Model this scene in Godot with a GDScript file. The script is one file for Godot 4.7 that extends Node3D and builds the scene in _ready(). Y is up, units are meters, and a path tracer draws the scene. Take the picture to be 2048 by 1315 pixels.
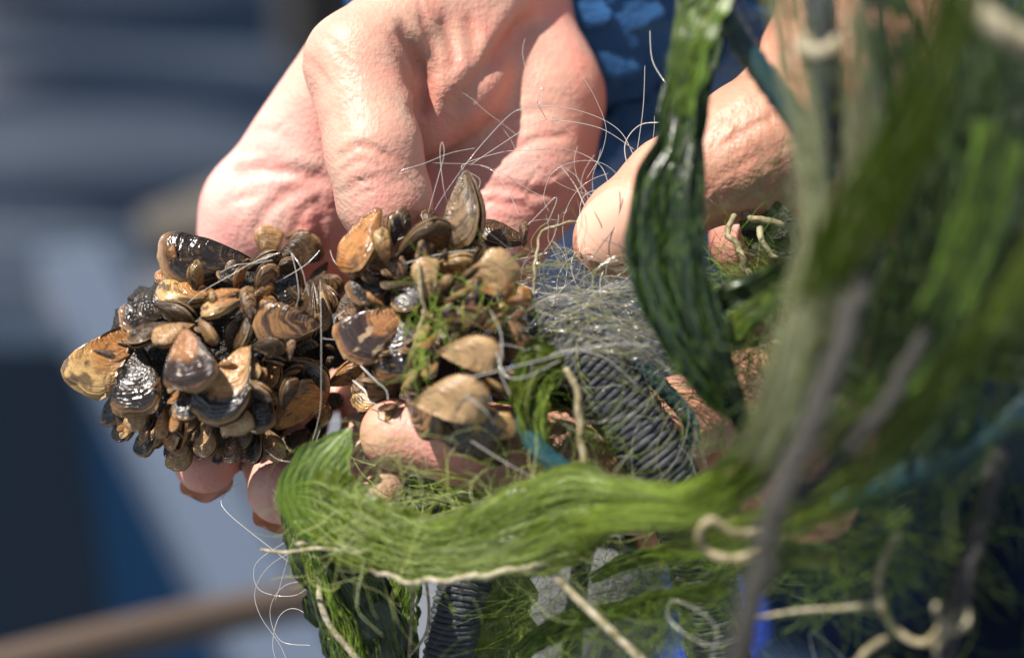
extends Node3D
# A person's two hands hold a rope that is overgrown with small mussels, beside a boat. Everything is built in metres, y up.

const CAM_AT := Vector3(0, 1.55, 0)
const PITCH := -28.0
const FOCUS := 0.43          # metres from the lens to the plane in focus
const PX := 0.00026072       # tangent of one photograph pixel (70 mm lens)
var R := RandomNumberGenerator.new()
var cb := Basis()
var used := {}
var M := {}
var tm0 := 0

# ---------- places: (pixel across, pixel down, millimetres in front of the plane in focus) ----------
func L(u: float, v: float, w: float) -> Vector3:     # in the lens's axes, metres
	var d := FOCUS - w * 0.001
	return Vector3((u - 1024.0) * PX * d, (657.5 - v) * PX * d, -d)

func W(l: Vector3) -> Vector3:                        # lens axes -> world
	return CAM_AT + cb * l

func P(u: float, v: float, w: float) -> Vector3:
	return CAM_AT + cb * L(u, v, w)

func PV(a: Array) -> PackedVector3Array:              # [u, v, w] triples -> world points
	var o := PackedVector3Array()
	for q in a:
		o.append(P(q[0], q[1], q[2]))
	return o

# ---------- naming ----------
func numbered(n: String) -> String:
	if not used.has(n):
		used[n] = 0
		return n
	used[n] += 1
	return "%s_%03d" % [n, used[n]]

func tag(o: Node, label: String, category: String, group := "", kind := "") -> Node:
	o.set_meta("label", label)
	if category != "":
		o.set_meta("category", category)
	if group != "":
		o.set_meta("group", group)
	if kind != "":
		o.set_meta("kind", kind)
	return o

func thing(called: String, at: Vector3, label: String, category: String, group := "") -> Node3D:
	var o := Node3D.new()
	o.name = numbered(called)
	add_child(o)
	o.position = at
	tag(o, label, category, group)
	return o

func put(called: String, m: Mesh, mat: Material, parent: Node = null, at := Vector3.ZERO) -> MeshInstance3D:
	var o := MeshInstance3D.new()
	o.position = at
	o.mesh = m
	o.material_override = mat
	if parent == null:
		o.name = numbered(called)
		add_child(o)
	else:
		o.name = called
		parent.add_child(o, true)
	return o

# ---------- raw mesh pieces ----------
class Geo:
	var v := PackedVector3Array()
	var n := PackedVector3Array()
	var t := PackedVector2Array()
	var c := PackedColorArray()
	var i := PackedInt32Array()
	func mesh(origin := Vector3.ZERO) -> ArrayMesh:
		var vv := v.duplicate()
		if origin != Vector3.ZERO:
			for k in vv.size():
				vv[k] -= origin
		for k in range(0, i.size(), 3):
			var a := i[k]
			var b := i[k + 1]
			var d := i[k + 2]
			if (v[b] - v[a]).cross(v[d] - v[a]).dot(n[a] + n[b] + n[d]) > 0.0:
				i[k + 1] = d
				i[k + 2] = b
		var arr := []
		arr.resize(Mesh.ARRAY_MAX)
		arr[Mesh.ARRAY_VERTEX] = vv
		arr[Mesh.ARRAY_NORMAL] = n
		if t.size() == v.size():
			arr[Mesh.ARRAY_TEX_UV] = t
		if c.size() == v.size():
			arr[Mesh.ARRAY_COLOR] = c
		arr[Mesh.ARRAY_INDEX] = i
		var m := ArrayMesh.new()
		m.add_surface_from_arrays(Mesh.PRIMITIVE_TRIANGLES, arr)
		return m
	func smooth() -> void:                            # normals from the faces, oriented as n was
		var old := n
		var nn := PackedVector3Array()
		nn.resize(v.size())
		for k in range(0, i.size(), 3):
			var a := i[k]
			var b := i[k + 1]
			var d := i[k + 2]
			var f := (v[b] - v[a]).cross(v[d] - v[a])
			if old.size() == v.size() and f.dot(old[a] + old[b] + old[d]) < 0.0:
				f = -f
			nn[a] += f
			nn[b] += f
			nn[d] += f
		for k in nn.size():
			nn[k] = nn[k].normalized() if nn[k].length_squared() > 1e-30 else Vector3.UP
		n = nn
	func box(center: Vector3, size: Vector3, bs := Basis()) -> void:
		for ax in 3:
			for s in [-1.0, 1.0]:
				var nn := Vector3.ZERO
				nn[ax] = s
				var a := Vector3.ZERO
				var b := Vector3.ZERO
				a[(ax + 1) % 3] = size[(ax + 1) % 3] * 0.5
				b[(ax + 2) % 3] = size[(ax + 2) % 3] * 0.5
				var base := v.size()
				var mid: Vector3 = nn * size[ax] * 0.5
				for q in [[-1, -1], [1, -1], [1, 1], [-1, 1]]:
					v.append(center + bs * (mid + a * q[0] + b * q[1]))
					n.append(bs * nn)
					t.append(Vector2(q[0], q[1]) * 0.5 + Vector2(0.5, 0.5))
				for q in [0, 1, 2, 0, 2, 3]:
					i.append(base + q)

# smooth curve through points
func curve(p: PackedVector3Array, steps: int) -> PackedVector3Array:
	var o := PackedVector3Array()
	var m := p.size()
	for s in m - 1:
		var a := p[maxi(s - 1, 0)]
		var b := p[s]
		var c := p[s + 1]
		var d := p[mini(s + 2, m - 1)]
		for k in steps:
			o.append(b.cubic_interpolate(c, a, d, float(k) / steps))
	o.append(p[m - 1])
	return o

# a round cord along points; radius from ra to rb, optionally with a strand twist of `lobes` strands; taper closes both ends
func tube(g: Geo, p: PackedVector3Array, ra: float, rb: float, sides := 6, lobes := 0, pitch := 0.01, depth := 0.18, tint := Color.WHITE) -> void:
	var m := p.size()
	var base := g.v.size()
	var up := Vector3.UP
	var along := 0.0
	var prev := Vector3.ZERO
	for k in m:
		var tn := (p[mini(k + 1, m - 1)] - p[maxi(k - 1, 0)]).normalized()
		if tn.length_squared() < 0.5:
			tn = Vector3.RIGHT
		if k == 0:
			up = tn.cross(Vector3(0.31, 0.77, 0.55)).normalized()
		else:
			up = (up - tn * up.dot(tn)).normalized()
			along += p[k].distance_to(prev)
		prev = p[k]
		var sd := tn.cross(up)
		var r := lerpf(ra, rb, float(k) / (m - 1))
		if k == 0 or k == m - 1:
			r *= 0.35
		for s in sides + 1:
			var an := TAU * s / sides
			var dir := up * cos(an) + sd * sin(an)
			var rr := r
			if lobes > 0:
				rr *= 1.0 - depth * (1.0 - absf(sin((an + along / pitch * TAU) * lobes * 0.5)))
			g.v.append(p[k] + dir * rr)
			g.n.append(dir)
			g.t.append(Vector2(float(s) / sides, along * 60.0))
			g.c.append(tint)
	for k in m - 1:
		for s in sides:
			var a := base + k * (sides + 1) + s
			var b := a + sides + 1
			g.i.append_array([a, b, a + 1, a + 1, b, b + 1])

# a soft ribbon: centre line, half widths, a side direction for every point, ruffled edges; two faces with thickness
func ribbon(g: Geo, p: PackedVector3Array, half: Callable, side: Callable, across: int, ruffle: float, curl: float, noise: FastNoiseLite, thick := 0.0004, tint := Color.WHITE, seedling := 0.0, wave := 0.3) -> void:
	var m := p.size()
	for face in [1.0, -1.0]:
		var base := g.v.size()
		var along := 0.0
		for k in m:
			var f := float(k) / (m - 1)
			var tn := (p[mini(k + 1, m - 1)] - p[maxi(k - 1, 0)]).normalized()
			var sd: Vector3 = side.call(f)
			sd = (sd - tn * sd.dot(tn)).normalized()
			var up := tn.cross(sd)
			var hw: float = half.call(f)
			if k > 0:
				along += p[k].distance_to(p[k - 1])
			for s in across + 1:
				var x := 2.0 * s / across - 1.0
				var edge := 1.0 + wave * noise.get_noise_2d(along * 1500.0 + seedling, signf(x) * 300.0) + wave * 0.5 * noise.get_noise_2d(along * 6000.0 + seedling, signf(x) * 90.0)
				var lift := ruffle * hw * (noise.get_noise_2d(along * 1500.0 + 50.0 + seedling, x * 70.0) * (0.35 + absf(x)) + 0.35 * noise.get_noise_2d(along * 4500.0 + seedling, x * 260.0)) + curl * hw * x * x
				lift += 0.06 * hw * noise.get_noise_2d(along * 900.0 + 700.0 + seedling, x * 900.0)
				g.v.append(p[k] + sd * (hw * x * edge) + up * (lift + face * thick * 0.5 * (1.0 - x * x * 0.9)))
				g.n.append(up * face)
				g.t.append(Vector2(x * hw * 100.0 + 0.5 + seedling * 0.37, along * 100.0 + seedling * 0.21))
				g.c.append(tint)
		for k in m - 1:
			for s in across:
				var a := base + k * (across + 1) + s
				var b := a + across + 1
				g.i.append_array([a, b, a + 1, a + 1, b, b + 1])

func noise(freq: float, sd: int, oct := 3, kind := FastNoiseLite.TYPE_SIMPLEX_SMOOTH) -> FastNoiseLite:
	var f := FastNoiseLite.new()
	f.seed = sd
	f.frequency = freq
	f.noise_type = kind
	f.fractal_octaves = oct
	if oct <= 1:
		f.fractal_type = FastNoiseLite.FRACTAL_NONE
	return f

func ntex(size: int, freq: float, sd: int, oct := 4, ramp: Array = [], kind := FastNoiseLite.TYPE_SIMPLEX_SMOOTH) -> NoiseTexture2D:
	var t := NoiseTexture2D.new()
	t.width = size
	t.height = size
	t.seamless = true
	t.noise = noise(freq, sd, oct, kind)
	if ramp.size():
		var gr := Gradient.new()
		var offs := PackedFloat32Array()
		var cols := PackedColorArray()
		for q in ramp:
			offs.append(q[0])
			cols.append(q[1])
		gr.offsets = offs
		gr.colors = cols
		t.color_ramp = gr
	return t

func lin(r: float, g: float, b: float) -> Color:      # real-world (linear) base colour -> sRGB albedo
	return Color(r, g, b).linear_to_srgb()

func mat(c: Color, rough := 0.6, vc := false) -> StandardMaterial3D:
	var m := StandardMaterial3D.new()
	m.albedo_color = c
	m.roughness = rough
	m.vertex_color_use_as_albedo = vc
	return m

func tri_bump(m: StandardMaterial3D, t: Texture2D, per_metre: float, cm: float, world := true) -> void:
	m.heightmap_enabled = true
	m.heightmap_texture = t
	m.heightmap_scale = cm
	m.uv1_triplanar = true
	m.uv1_world_triplanar = world
	m.uv1_scale = Vector3.ONE * per_metre

func clock(what: String) -> void:
	print(what, " ", Time.get_ticks_msec() - tm0, " ms")

func _ready() -> void:
	tm0 = Time.get_ticks_msec()
	R.seed = 20
	# camera
	var cam := Camera3D.new()
	cam.name = "camera"
	add_child(cam)
	cam.position = CAM_AT
	cam.rotation_degrees.x = PITCH
	cb = cam.basis
	var att := CameraAttributesPhysical.new()
	att.frustum_focal_length = 70.0
	att.frustum_focus_distance = FOCUS
	att.exposure_aperture = 4.8
	att.frustum_near = 0.02
	att.frustum_far = 400.0
	cam.attributes = att
	cam.fov = rad_to_deg(2.0 * atan(12.0 / 70.0))
	cam.near = 0.02
	cam.far = 400.0
	cam.current = true
	# sky
	var env := Environment.new()
	env.background_mode = Environment.BG_SKY
	var sm := ProceduralSkyMaterial.new()
	sm.sky_top_color = Color(0.05, 0.13, 0.30)
	sm.sky_horizon_color = Color(0.88, 0.94, 1.0)
	sm.sky_curve = 0.4
	sm.ground_bottom_color = Color(0.08, 0.10, 0.12)
	sm.ground_horizon_color = Color(0.55, 0.62, 0.68)
	sm.energy_multiplier = 0.62
	var cl := ntex(512, 0.008, 5, 5, [[0.0, Color(0, 0, 0, 0)], [0.5, Color(0, 0, 0, 0)], [0.68, Color(0.85, 0.87, 0.9, 0.8)], [1.0, Color(1, 1, 1, 1)]])
	sm.sky_cover = cl
	sm.sky_cover_modulate = Color(0.92, 0.95, 1.0, 0.8)
	var sky := Sky.new()
	sky.sky_material = sm
	env.sky = sky
	env.tonemap_mode = Environment.TONE_MAPPER_LINEAR
	env.tonemap_exposure = 1.72
	env.sdfgi_enabled = true
	env.ssao_enabled = true
	env.ssil_enabled = true
	var we := WorldEnvironment.new()
	we.name = "environment"
	we.environment = env
	add_child(we)
	# sun: high, from the left and a little behind the lens
	var sun := DirectionalLight3D.new()
	sun.name = "sun"
	sun.light_energy = 1.6
	sun.light_color = Color(1.0, 0.97, 0.935)
	sun.light_angular_distance = 0.5
	sun.shadow_enabled = true
	add_child(sun)
	var to_sun := cb * Vector3(-0.42, 0.76, 0.50).normalized()
	sun.look_at_from_position(Vector3.ZERO, -to_sun, Vector3.FORWARD)
	make_materials()
	clock("materials")
	make_setting()
	clock("setting")
	make_boat()
	make_person()
	clock("person")
	make_mussels()
	clock("mussels")
	make_ropes()
	clock("ropes")
	make_weed()
	clock("weed")
	make_lines()
	clock("lines")

# ---------- materials ----------
func make_materials() -> void:
	var m := mat(Color.WHITE, 0.5, true)
	tri_bump(m, ntex(512, 0.035, 11, 4, [], FastNoiseLite.TYPE_CELLULAR), 46.0, 0.024)
	m.metallic_specular = 0.5
	M.skin = m
	m = mat(Color(0.88, 0.66, 0.57), 0.34)
	m.subsurf_scatter_enabled = true
	m.subsurf_scatter_strength = 0.1
	M.nail = m
	m = mat(lin(0.034, 0.115, 0.28), 0.75)
	tri_bump(m, ntex(256, 0.08, 12, 3), 40.0, 0.03)
	m.metallic_specular = 0.2
	M.blue_cloth = m
	m = mat(lin(0.006, 0.020, 0.058), 0.9)
	tri_bump(m, ntex(256, 0.05, 13, 3), 14.0, 0.06)
	M.navy_cloth = m

# ---------- water ----------
func make_setting() -> void:
	var m := mat(lin(0.006, 0.012, 0.022), 0.10)
	m.metallic_specular = 0.8
	m.clearcoat_enabled = true
	m.clearcoat = 0.9
	m.clearcoat_roughness = 0.1
	M.water = m
	var na := noise(0.55, 31, 2)
	var nb := noise(1.7, 32, 2)
	# near sheet with waves, a far flat one beyond
	var g := Geo.new()
	var nx := 150
	var nz := 340
	for z in nz + 1:
		for x in nx + 1:
			var px := -6.0 + 8.0 * x / nx
			var pz := -0.4 - 14.0 * pow(float(z) / nz, 1.3)
			var far := smoothstep(1.7, 3.2, -pz)
			var h := (0.02 + 0.26 * far) * na.get_noise_2d(px * 0.24 + pz * 0.06 + 31.0, pz * 1.9 + 0.35) + (0.004 + 0.05 * far) * nb.get_noise_2d(px * 0.22 + 9.0, pz * 1.3)
			g.v.append(Vector3(px, h, pz))
			g.n.append(Vector3.UP)
			g.t.append(Vector2(px, pz))
	for z in nz:
		for x in nx:
			var a := z * (nx + 1) + x
			var b := a + nx + 1
			g.i.append_array([a, b, a + 1, a + 1, b, b + 1])
	g.smooth()
	var o := put("water", g.mesh(), M.water)
	tag(o, "dark blue rippled water beside the boat", "", "", "structure")
	g = Geo.new()
	g.box(Vector3(0, -0.45, 0), Vector3(600, 0.6, 600))
	o = put("lake", g.mesh(), M.water)
	tag(o, "open dark water reaching to the horizon", "", "", "structure")

# ---------- boat ----------
func make_boat() -> void:
	var navy := mat(lin(0.0015, 0.019, 0.055), 0.8)
	var grey := mat(lin(0.022, 0.036, 0.056), 0.8)
	navy.metallic_specular = 0.2
	grey.metallic_specular = 0.2
	var pale := mat(lin(0.060, 0.082, 0.122), 0.5)
	tri_bump(pale, ntex(256, 0.03, 14, 4), 6.0, 0.05)
	var deckm := mat(lin(0.11, 0.11, 0.118), 0.7)
	tri_bump(deckm, ntex(256, 0.05, 15, 4), 9.0, 0.08)
	var wood := mat(lin(0.20, 0.15, 0.115), 0.7)
	wood.albedo_texture = ntex(256, 0.02, 16, 4, [[0.0, Color(0.55, 0.5, 0.45)], [1.0, Color(1, 1, 1)]])
	wood.uv1_scale = Vector3(0.4, 3, 1)
	var dark := mat(lin(0.035, 0.03, 0.027), 0.7)
	# the gunwale runs along a level line; ground points found where sight lines meet its height
	var top := CAM_AT.y - 0.65
	var a := meet(84, 548, top)
	var b := meet(415, 1210, top)
	var dir := (b - a).normalized()
	var side := dir.cross(Vector3.UP).normalized()       # towards the boat's inside or outside
	if side.x < 0:
		side = -side
	b += dir * 0.55
	var mid := (a + b) * 0.5
	var len := a.distance_to(b)
	var bs := Basis(side, Vector3.UP, side.cross(Vector3.UP))
	var boat := thing("boat", Vector3(mid.x, 0, mid.z), "dark blue boat with pale gunwale and grey deck beside the water", "boat")
	var org := boat.position
	var g := Geo.new()
	g.box(mid + dir * 0.045 + side * 0.02 - Vector3(0, 0.45, 0), Vector3(0.03, 0.86, len - 0.09), bs)
	put("hull", g.mesh(org), navy, boat)
	g = Geo.new()
	g.box(a + Vector3(-0.20, -0.46, 0.0) + dir * 0.05, Vector3(0.44, 0.86, 0.03))
	put("stern_panel", g.mesh(org), grey, boat)
	g = Geo.new()
	g.box(mid + side * 0.022, Vector3(0.050, 0.035, len + 0.008), bs)
	put("gunwale", g.mesh(org), pale, boat)
	g = Geo.new()
	g.box(mid + side * 0.135 - Vector3(0, 0.05, 0), Vector3(0.16, 0.03, len), bs)
	put("deck", g.mesh(org), deckm, boat)
	g = Geo.new()
	g.box(mid + side * 0.690 - Vector3(0, 0.056, 0), Vector3(0.948, 0.03, len), bs)
	put("floor_mat", g.mesh(org), mat(lin(0.004, 0.016, 0.042), 0.95), boat)
	g = Geo.new()
	g.box(mid + side * 0.11 - Vector3(0, 0.02, 0), Vector3(0.08, 0.026, len - 0.03), bs)
	put("inner_rail", g.mesh(org), mat(lin(0.115, 0.125, 0.15), 0.6), boat)
	# gear lying on the deck, far out of focus
	var q := meet(290, 520, top)
	g = Geo.new()
	tube(g, PackedVector3Array([q + Vector3(0, 0.02, 0), q + Vector3(0.12, 0.025, -0.03), q + Vector3(0.26, 0.03, -0.02), q + Vector3(0.45, 0.03, 0.02)]), 0.05, 0.045, 12)
	tag(put("net_bundle", g.mesh(q), mat(lin(0.10, 0.09, 0.075), 0.9), null, q), "blurred brown bundle on the deck behind the gunwale, left of the mussels", "bundle")
	# post by the wheelhouse, dark, at the upper left of the hand
	var pt := meet(640, 125, 0.0)
	g = Geo.new()
	g.box(pt + Vector3(0, 0.55, 0), Vector3(0.15, 1.5, 0.15), Basis(Vector3.UP, 0.4))
	g.box(pt + Vector3(0, 1.32, 0), Vector3(0.19, 0.04, 0.19), Basis(Vector3.UP, 0.4))
	tag(put("mooring_post", g.mesh(pt), dark, null, pt), "dark brown mooring post standing in the water behind the open hand", "post")
	# wooden pole across the lower left
	var p0 := P(-160, 1375, -260)
	var p1 := P(760, 1172, -470)
	g = Geo.new()
	tube(g, curve(PackedVector3Array([p0, (p0 + p1) * 0.5 + Vector3(0, 0.003, 0), p1]), 8), 0.0082, 0.0092, 14)
	tag(put("wooden_pole", g.mesh(p0), wood, null, p0), "brown wooden pole crossing in front of the blue hull", "pole")

func meet(u: float, v: float, y: float) -> Vector3:    # where a sight line meets a level
	var d := (P(u, v, 0) - CAM_AT).normalized()
	return CAM_AT + d * ((y - CAM_AT.y) / d.y)

# ---------- a body as joined, tapered bones ----------
class Flesh:
	var a := PackedVector3Array()      # bone ends, metres in the lens's axes
	var b := PackedVector3Array()
	var ra := PackedFloat32Array()
	var rb := PackedFloat32Array()
	var k := PackedFloat32Array()      # how widely the bone blends with what came before
	var cuts := []                     # creases: [points, width, depth]
	var tints := []                    # [point, reach, colour, strength]
	var base := Color(0.5, 0.27, 0.19)
	func bone(p: Vector3, q: Vector3, r0: float, r1: float, blend: float) -> void:
		a.append(p)
		b.append(q)
		ra.append(r0 * 0.001)
		rb.append(r1 * 0.001)
		k.append(blend * 0.001)
	func dist(p: Vector3, list: PackedInt32Array) -> float:
		var f := 1.0
		for j in list:
			var pa := p - a[j]
			var ba := b[j] - a[j]
			var t := clampf(pa.dot(ba) / ba.length_squared(), 0.0, 1.0)
			var d := (pa - ba * t).length() - lerpf(ra[j], rb[j], t)
			var kk := k[j]
			var h := maxf(kk - absf(f - d), 0.0) / kk
			f = minf(f, d) - h * h * kk * 0.25
		return f
	func build(cell: float, tone: FastNoiseLite) -> Geo:
		var lo := Vector3.INF
		var hi := -Vector3.INF
		for j in a.size():
			for e in 2:
				var p := a[j] if e == 0 else b[j]
				var r := maxf(ra[j], rb[j]) + cell * 3.0
				lo = lo.min(p - Vector3.ONE * r)
				hi = hi.max(p + Vector3.ONE * r)
		var nx := int((hi.x - lo.x) / cell) + 2
		var ny := int((hi.y - lo.y) / cell) + 2
		var nz := int((hi.z - lo.z) / cell) + 2
		var f := PackedFloat32Array()
		f.resize(nx * ny * nz)
		f.fill(1.0)
		for j in a.size():
			var r := maxf(ra[j], rb[j]) + k[j] + cell * 2.0
			var pa := a[j].min(b[j]) - Vector3.ONE * r - lo
			var pb := a[j].max(b[j]) + Vector3.ONE * r - lo
			var x0 := maxi(int(pa.x / cell), 0)
			var x1 := mini(int(pb.x / cell) + 1, nx - 1)
			var y0 := maxi(int(pa.y / cell), 0)
			var y1 := mini(int(pb.y / cell) + 1, ny - 1)
			var z0 := maxi(int(pa.z / cell), 0)
			var z1 := mini(int(pb.z / cell) + 1, nz - 1)
			var ba := b[j] - a[j]
			var inv := 1.0 / ba.length_squared()
			var r0 := ra[j]
			var dr := rb[j] - r0
			var kk := k[j]
			var far := r - cell
			for z in range(z0, z1 + 1):
				for y in range(y0, y1 + 1):
					var row := (z * ny + y) * nx
					var q := lo + Vector3(x0 * cell, y * cell, z * cell) - a[j]
					# skip rows that stay far from the bone
					for x in range(x0, x1 + 1):
						var t := clampf(q.dot(ba) * inv, 0.0, 1.0)
						var d := (q - ba * t).length() - r0 - dr * t
						if d < far:
							var o := f[row + x]
							var h := kk - absf(o - d)
							if h > 0.0:
								f[row + x] = minf(o, d) - h * h / kk * 0.25
							elif d < o:
								f[row + x] = d
						q.x += cell
		# surface nets
		var g := Geo.new()
		var at := PackedInt32Array()
		at.resize(nx * ny * nz)
		at.fill(-1)
		var sx := 1
		var sy := nx
		var sz := nx * ny
		var off := PackedInt32Array([0, sx, sy, sx + sy, sz, sz + sx, sz + sy, sz + sx + sy])
		for z in nz - 1:
			for y in ny - 1:
				var row := (z * ny + y) * nx
				for x in nx - 1:
					var id := row + x
					var f0 := f[id]
					if f0 > 0.02 or f0 < -0.02:
						continue
					var neg := 0
					for c in 8:
						if f[id + off[c]] < 0.0:
							neg += 1
					if neg == 0 or neg == 8:
						continue
					var s := Vector3.ZERO
					var cnt := 0
					for c in 8:
						for e in [1, 2, 4]:
							if c & e == 0:
								var d0 := f[id + off[c]]
								var d1 := f[id + off[c | e]]
								if (d0 < 0.0) != (d1 < 0.0):
									var t := d0 / (d0 - d1)
									var p := Vector3(c & 1, (c >> 1) & 1, (c >> 2) & 1)
									p[0 if e == 1 else 1 if e == 2 else 2] += t
									s += p
									cnt += 1
					at[id] = g.v.size()
					var gr := Vector3(f[id + sx] - f0, f[id + sy] - f0, f[id + sz] - f0)
					g.v.append(lo + (s / cnt + Vector3(x, y, z)) * cell)
					g.n.append(gr.normalized())
		var quads := PackedInt32Array()
		for z in range(1, nz - 1):
			for y in range(1, ny - 1):
				var row := (z * ny + y) * nx
				for x in range(1, nx - 1):
					var id := row + x
					if at[id] < 0 and at[id - sx] < 0 and at[id - sy] < 0 and at[id - sz] < 0 and at[id - sx - sy] < 0 and at[id - sx - sz] < 0 and at[id - sy - sz] < 0:
						continue
					var n0 := f[id] < 0.0
					if n0 != (f[id + sx] < 0.0):
						quads.append_array([at[id], at[id - sy], at[id - sy - sz], at[id - sz]])
					if n0 != (f[id + sy] < 0.0):
						quads.append_array([at[id], at[id - sx], at[id - sx - sz], at[id - sz]])
					if n0 != (f[id + sz] < 0.0):
						quads.append_array([at[id], at[id - sx], at[id - sx - sy], at[id - sy]])
		# split every quad in four
		var mids := {}
		for q in range(0, quads.size(), 4):
			var e := [0, 0, 0, 0]
			var cv := Vector3.ZERO
			var cn := Vector3.ZERO
			for s in 4:
				var p := quads[q + s]
				var r := quads[q + (s + 1) % 4]
				var key := mini(p, r) * 4194304 + maxi(p, r)
				if not mids.has(key):
					mids[key] = g.v.size()
					g.v.append((g.v[p] + g.v[r]) * 0.5)
					g.n.append((g.n[p] + g.n[r]).normalized())
				e[s] = mids[key]
				cv += g.v[p]
				cn += g.n[p]
			var c := g.v.size()
			g.v.append(cv * 0.25)
			g.n.append(cn.normalized())
			for s in 4:
				var p := quads[q + s]
				var e0: int = e[s]
				var e1: int = e[(s + 3) % 4]
				g.i.append_array([p, e0, c, p, c, e1])
		# settle every point on the true surface, with the creases pressed in; colour it
		var near := {}
		for id in g.v.size():
			var p := g.v[id]
			var key := Vector3i((p / 0.008).floor())
			if not near.has(key):
				var mid := (Vector3(key) + Vector3.ONE * 0.5) * 0.008
				var l := PackedInt32Array()
				for j in a.size():
					var pa := mid - a[j]
					var ba := b[j] - a[j]
					var t := clampf(pa.dot(ba) / ba.length_squared(), 0.0, 1.0)
					if (pa - ba * t).length() - lerpf(ra[j], rb[j], t) < 0.008 + k[j]:
						l.append(j)
				var cl := []
				for cu in cuts:
					if cu[3].has_point(mid):
						cl.append(cu)
				near[key] = [l, cl]
			var lists: Array = near[key]
			var n := g.n[id]
			for it in 2:
				var d := dist(p, lists[0])
				p -= n * clampf(d, -0.003, 0.003)
			var red := 0.0
			var push := 0.0
			for cu in lists[1]:
				var pts: PackedVector3Array = cu[0]
				var best := 1.0
				var wid := 1.0
				for s in pts.size() - 1:
					var ba := pts[s + 1] - pts[s]
					var df := p - pts[s]
					var t := clampf((df.x * ba.x + df.y * ba.y) / (ba.x * ba.x + ba.y * ba.y + 1e-12), 0.0, 1.0)
					df -= ba * t
					df.z *= 0.12
					var d2 := df.length()
					if d2 < best:
						best = d2
						var ff := (s + t) / (pts.size() - 1.0)
						wid = minf(1.0, 6.0 * minf(ff, 1.0 - ff) + 0.15)
				var x: float = best / cu[1]
				var e := exp(-x * x) * wid
				push -= e * cu[2]
				push += cu[2] * 0.2 * exp(-(x - 2.1) * (x - 2.1)) * wid
				red = maxf(red, e * clampf(cu[2] / 0.0008, 0.0, 1.0))
			push += 0.00010 * tone.get_noise_3dv(p * 260.0)
			g.v[id] = p + n * push
			var col := base
			for ti in tints:
				var dd: float = (p - ti[0]).length() / ti[1]
				if dd < 1.6:
					col = col.lerp(ti[2], ti[3] * exp(-dd * dd * 1.6))
			var mo := tone.get_noise_3dv(p * 75.0) * 0.26 + tone.get_noise_3dv(p * 420.0) * 0.10 + tone.get_noise_3dv(p * 1500.0) * 0.07
			col = Color(col.r * (1.0 + mo * 0.5), col.g * (1.0 - mo * 0.7), col.b * (1.0 - mo * 0.6))
			col = col.lerp(Color(0.40, 0.12, 0.09), red * 0.5)
			g.c.append(col)
		g.smooth()
		return g

func cut(fl: Flesh, w: float, width: float, depth: float, pts: Array, w2 := INF) -> void:
	# a crease seen at these pixels, pressed into whatever surface lies near the depth w
	var p := PackedVector3Array()
	for q in pts:
		p.append(L(q[0], q[1], q[2] if q.size() > 2 else w))
	p = curve(p, 5)
	var box := AABB(p[0], Vector3.ZERO)
	for q in p:
		box = box.expand(q)
	fl.cuts.append([p, width * 0.001, depth * 0.001, box.grow(width * 0.004 + 0.014)])

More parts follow.
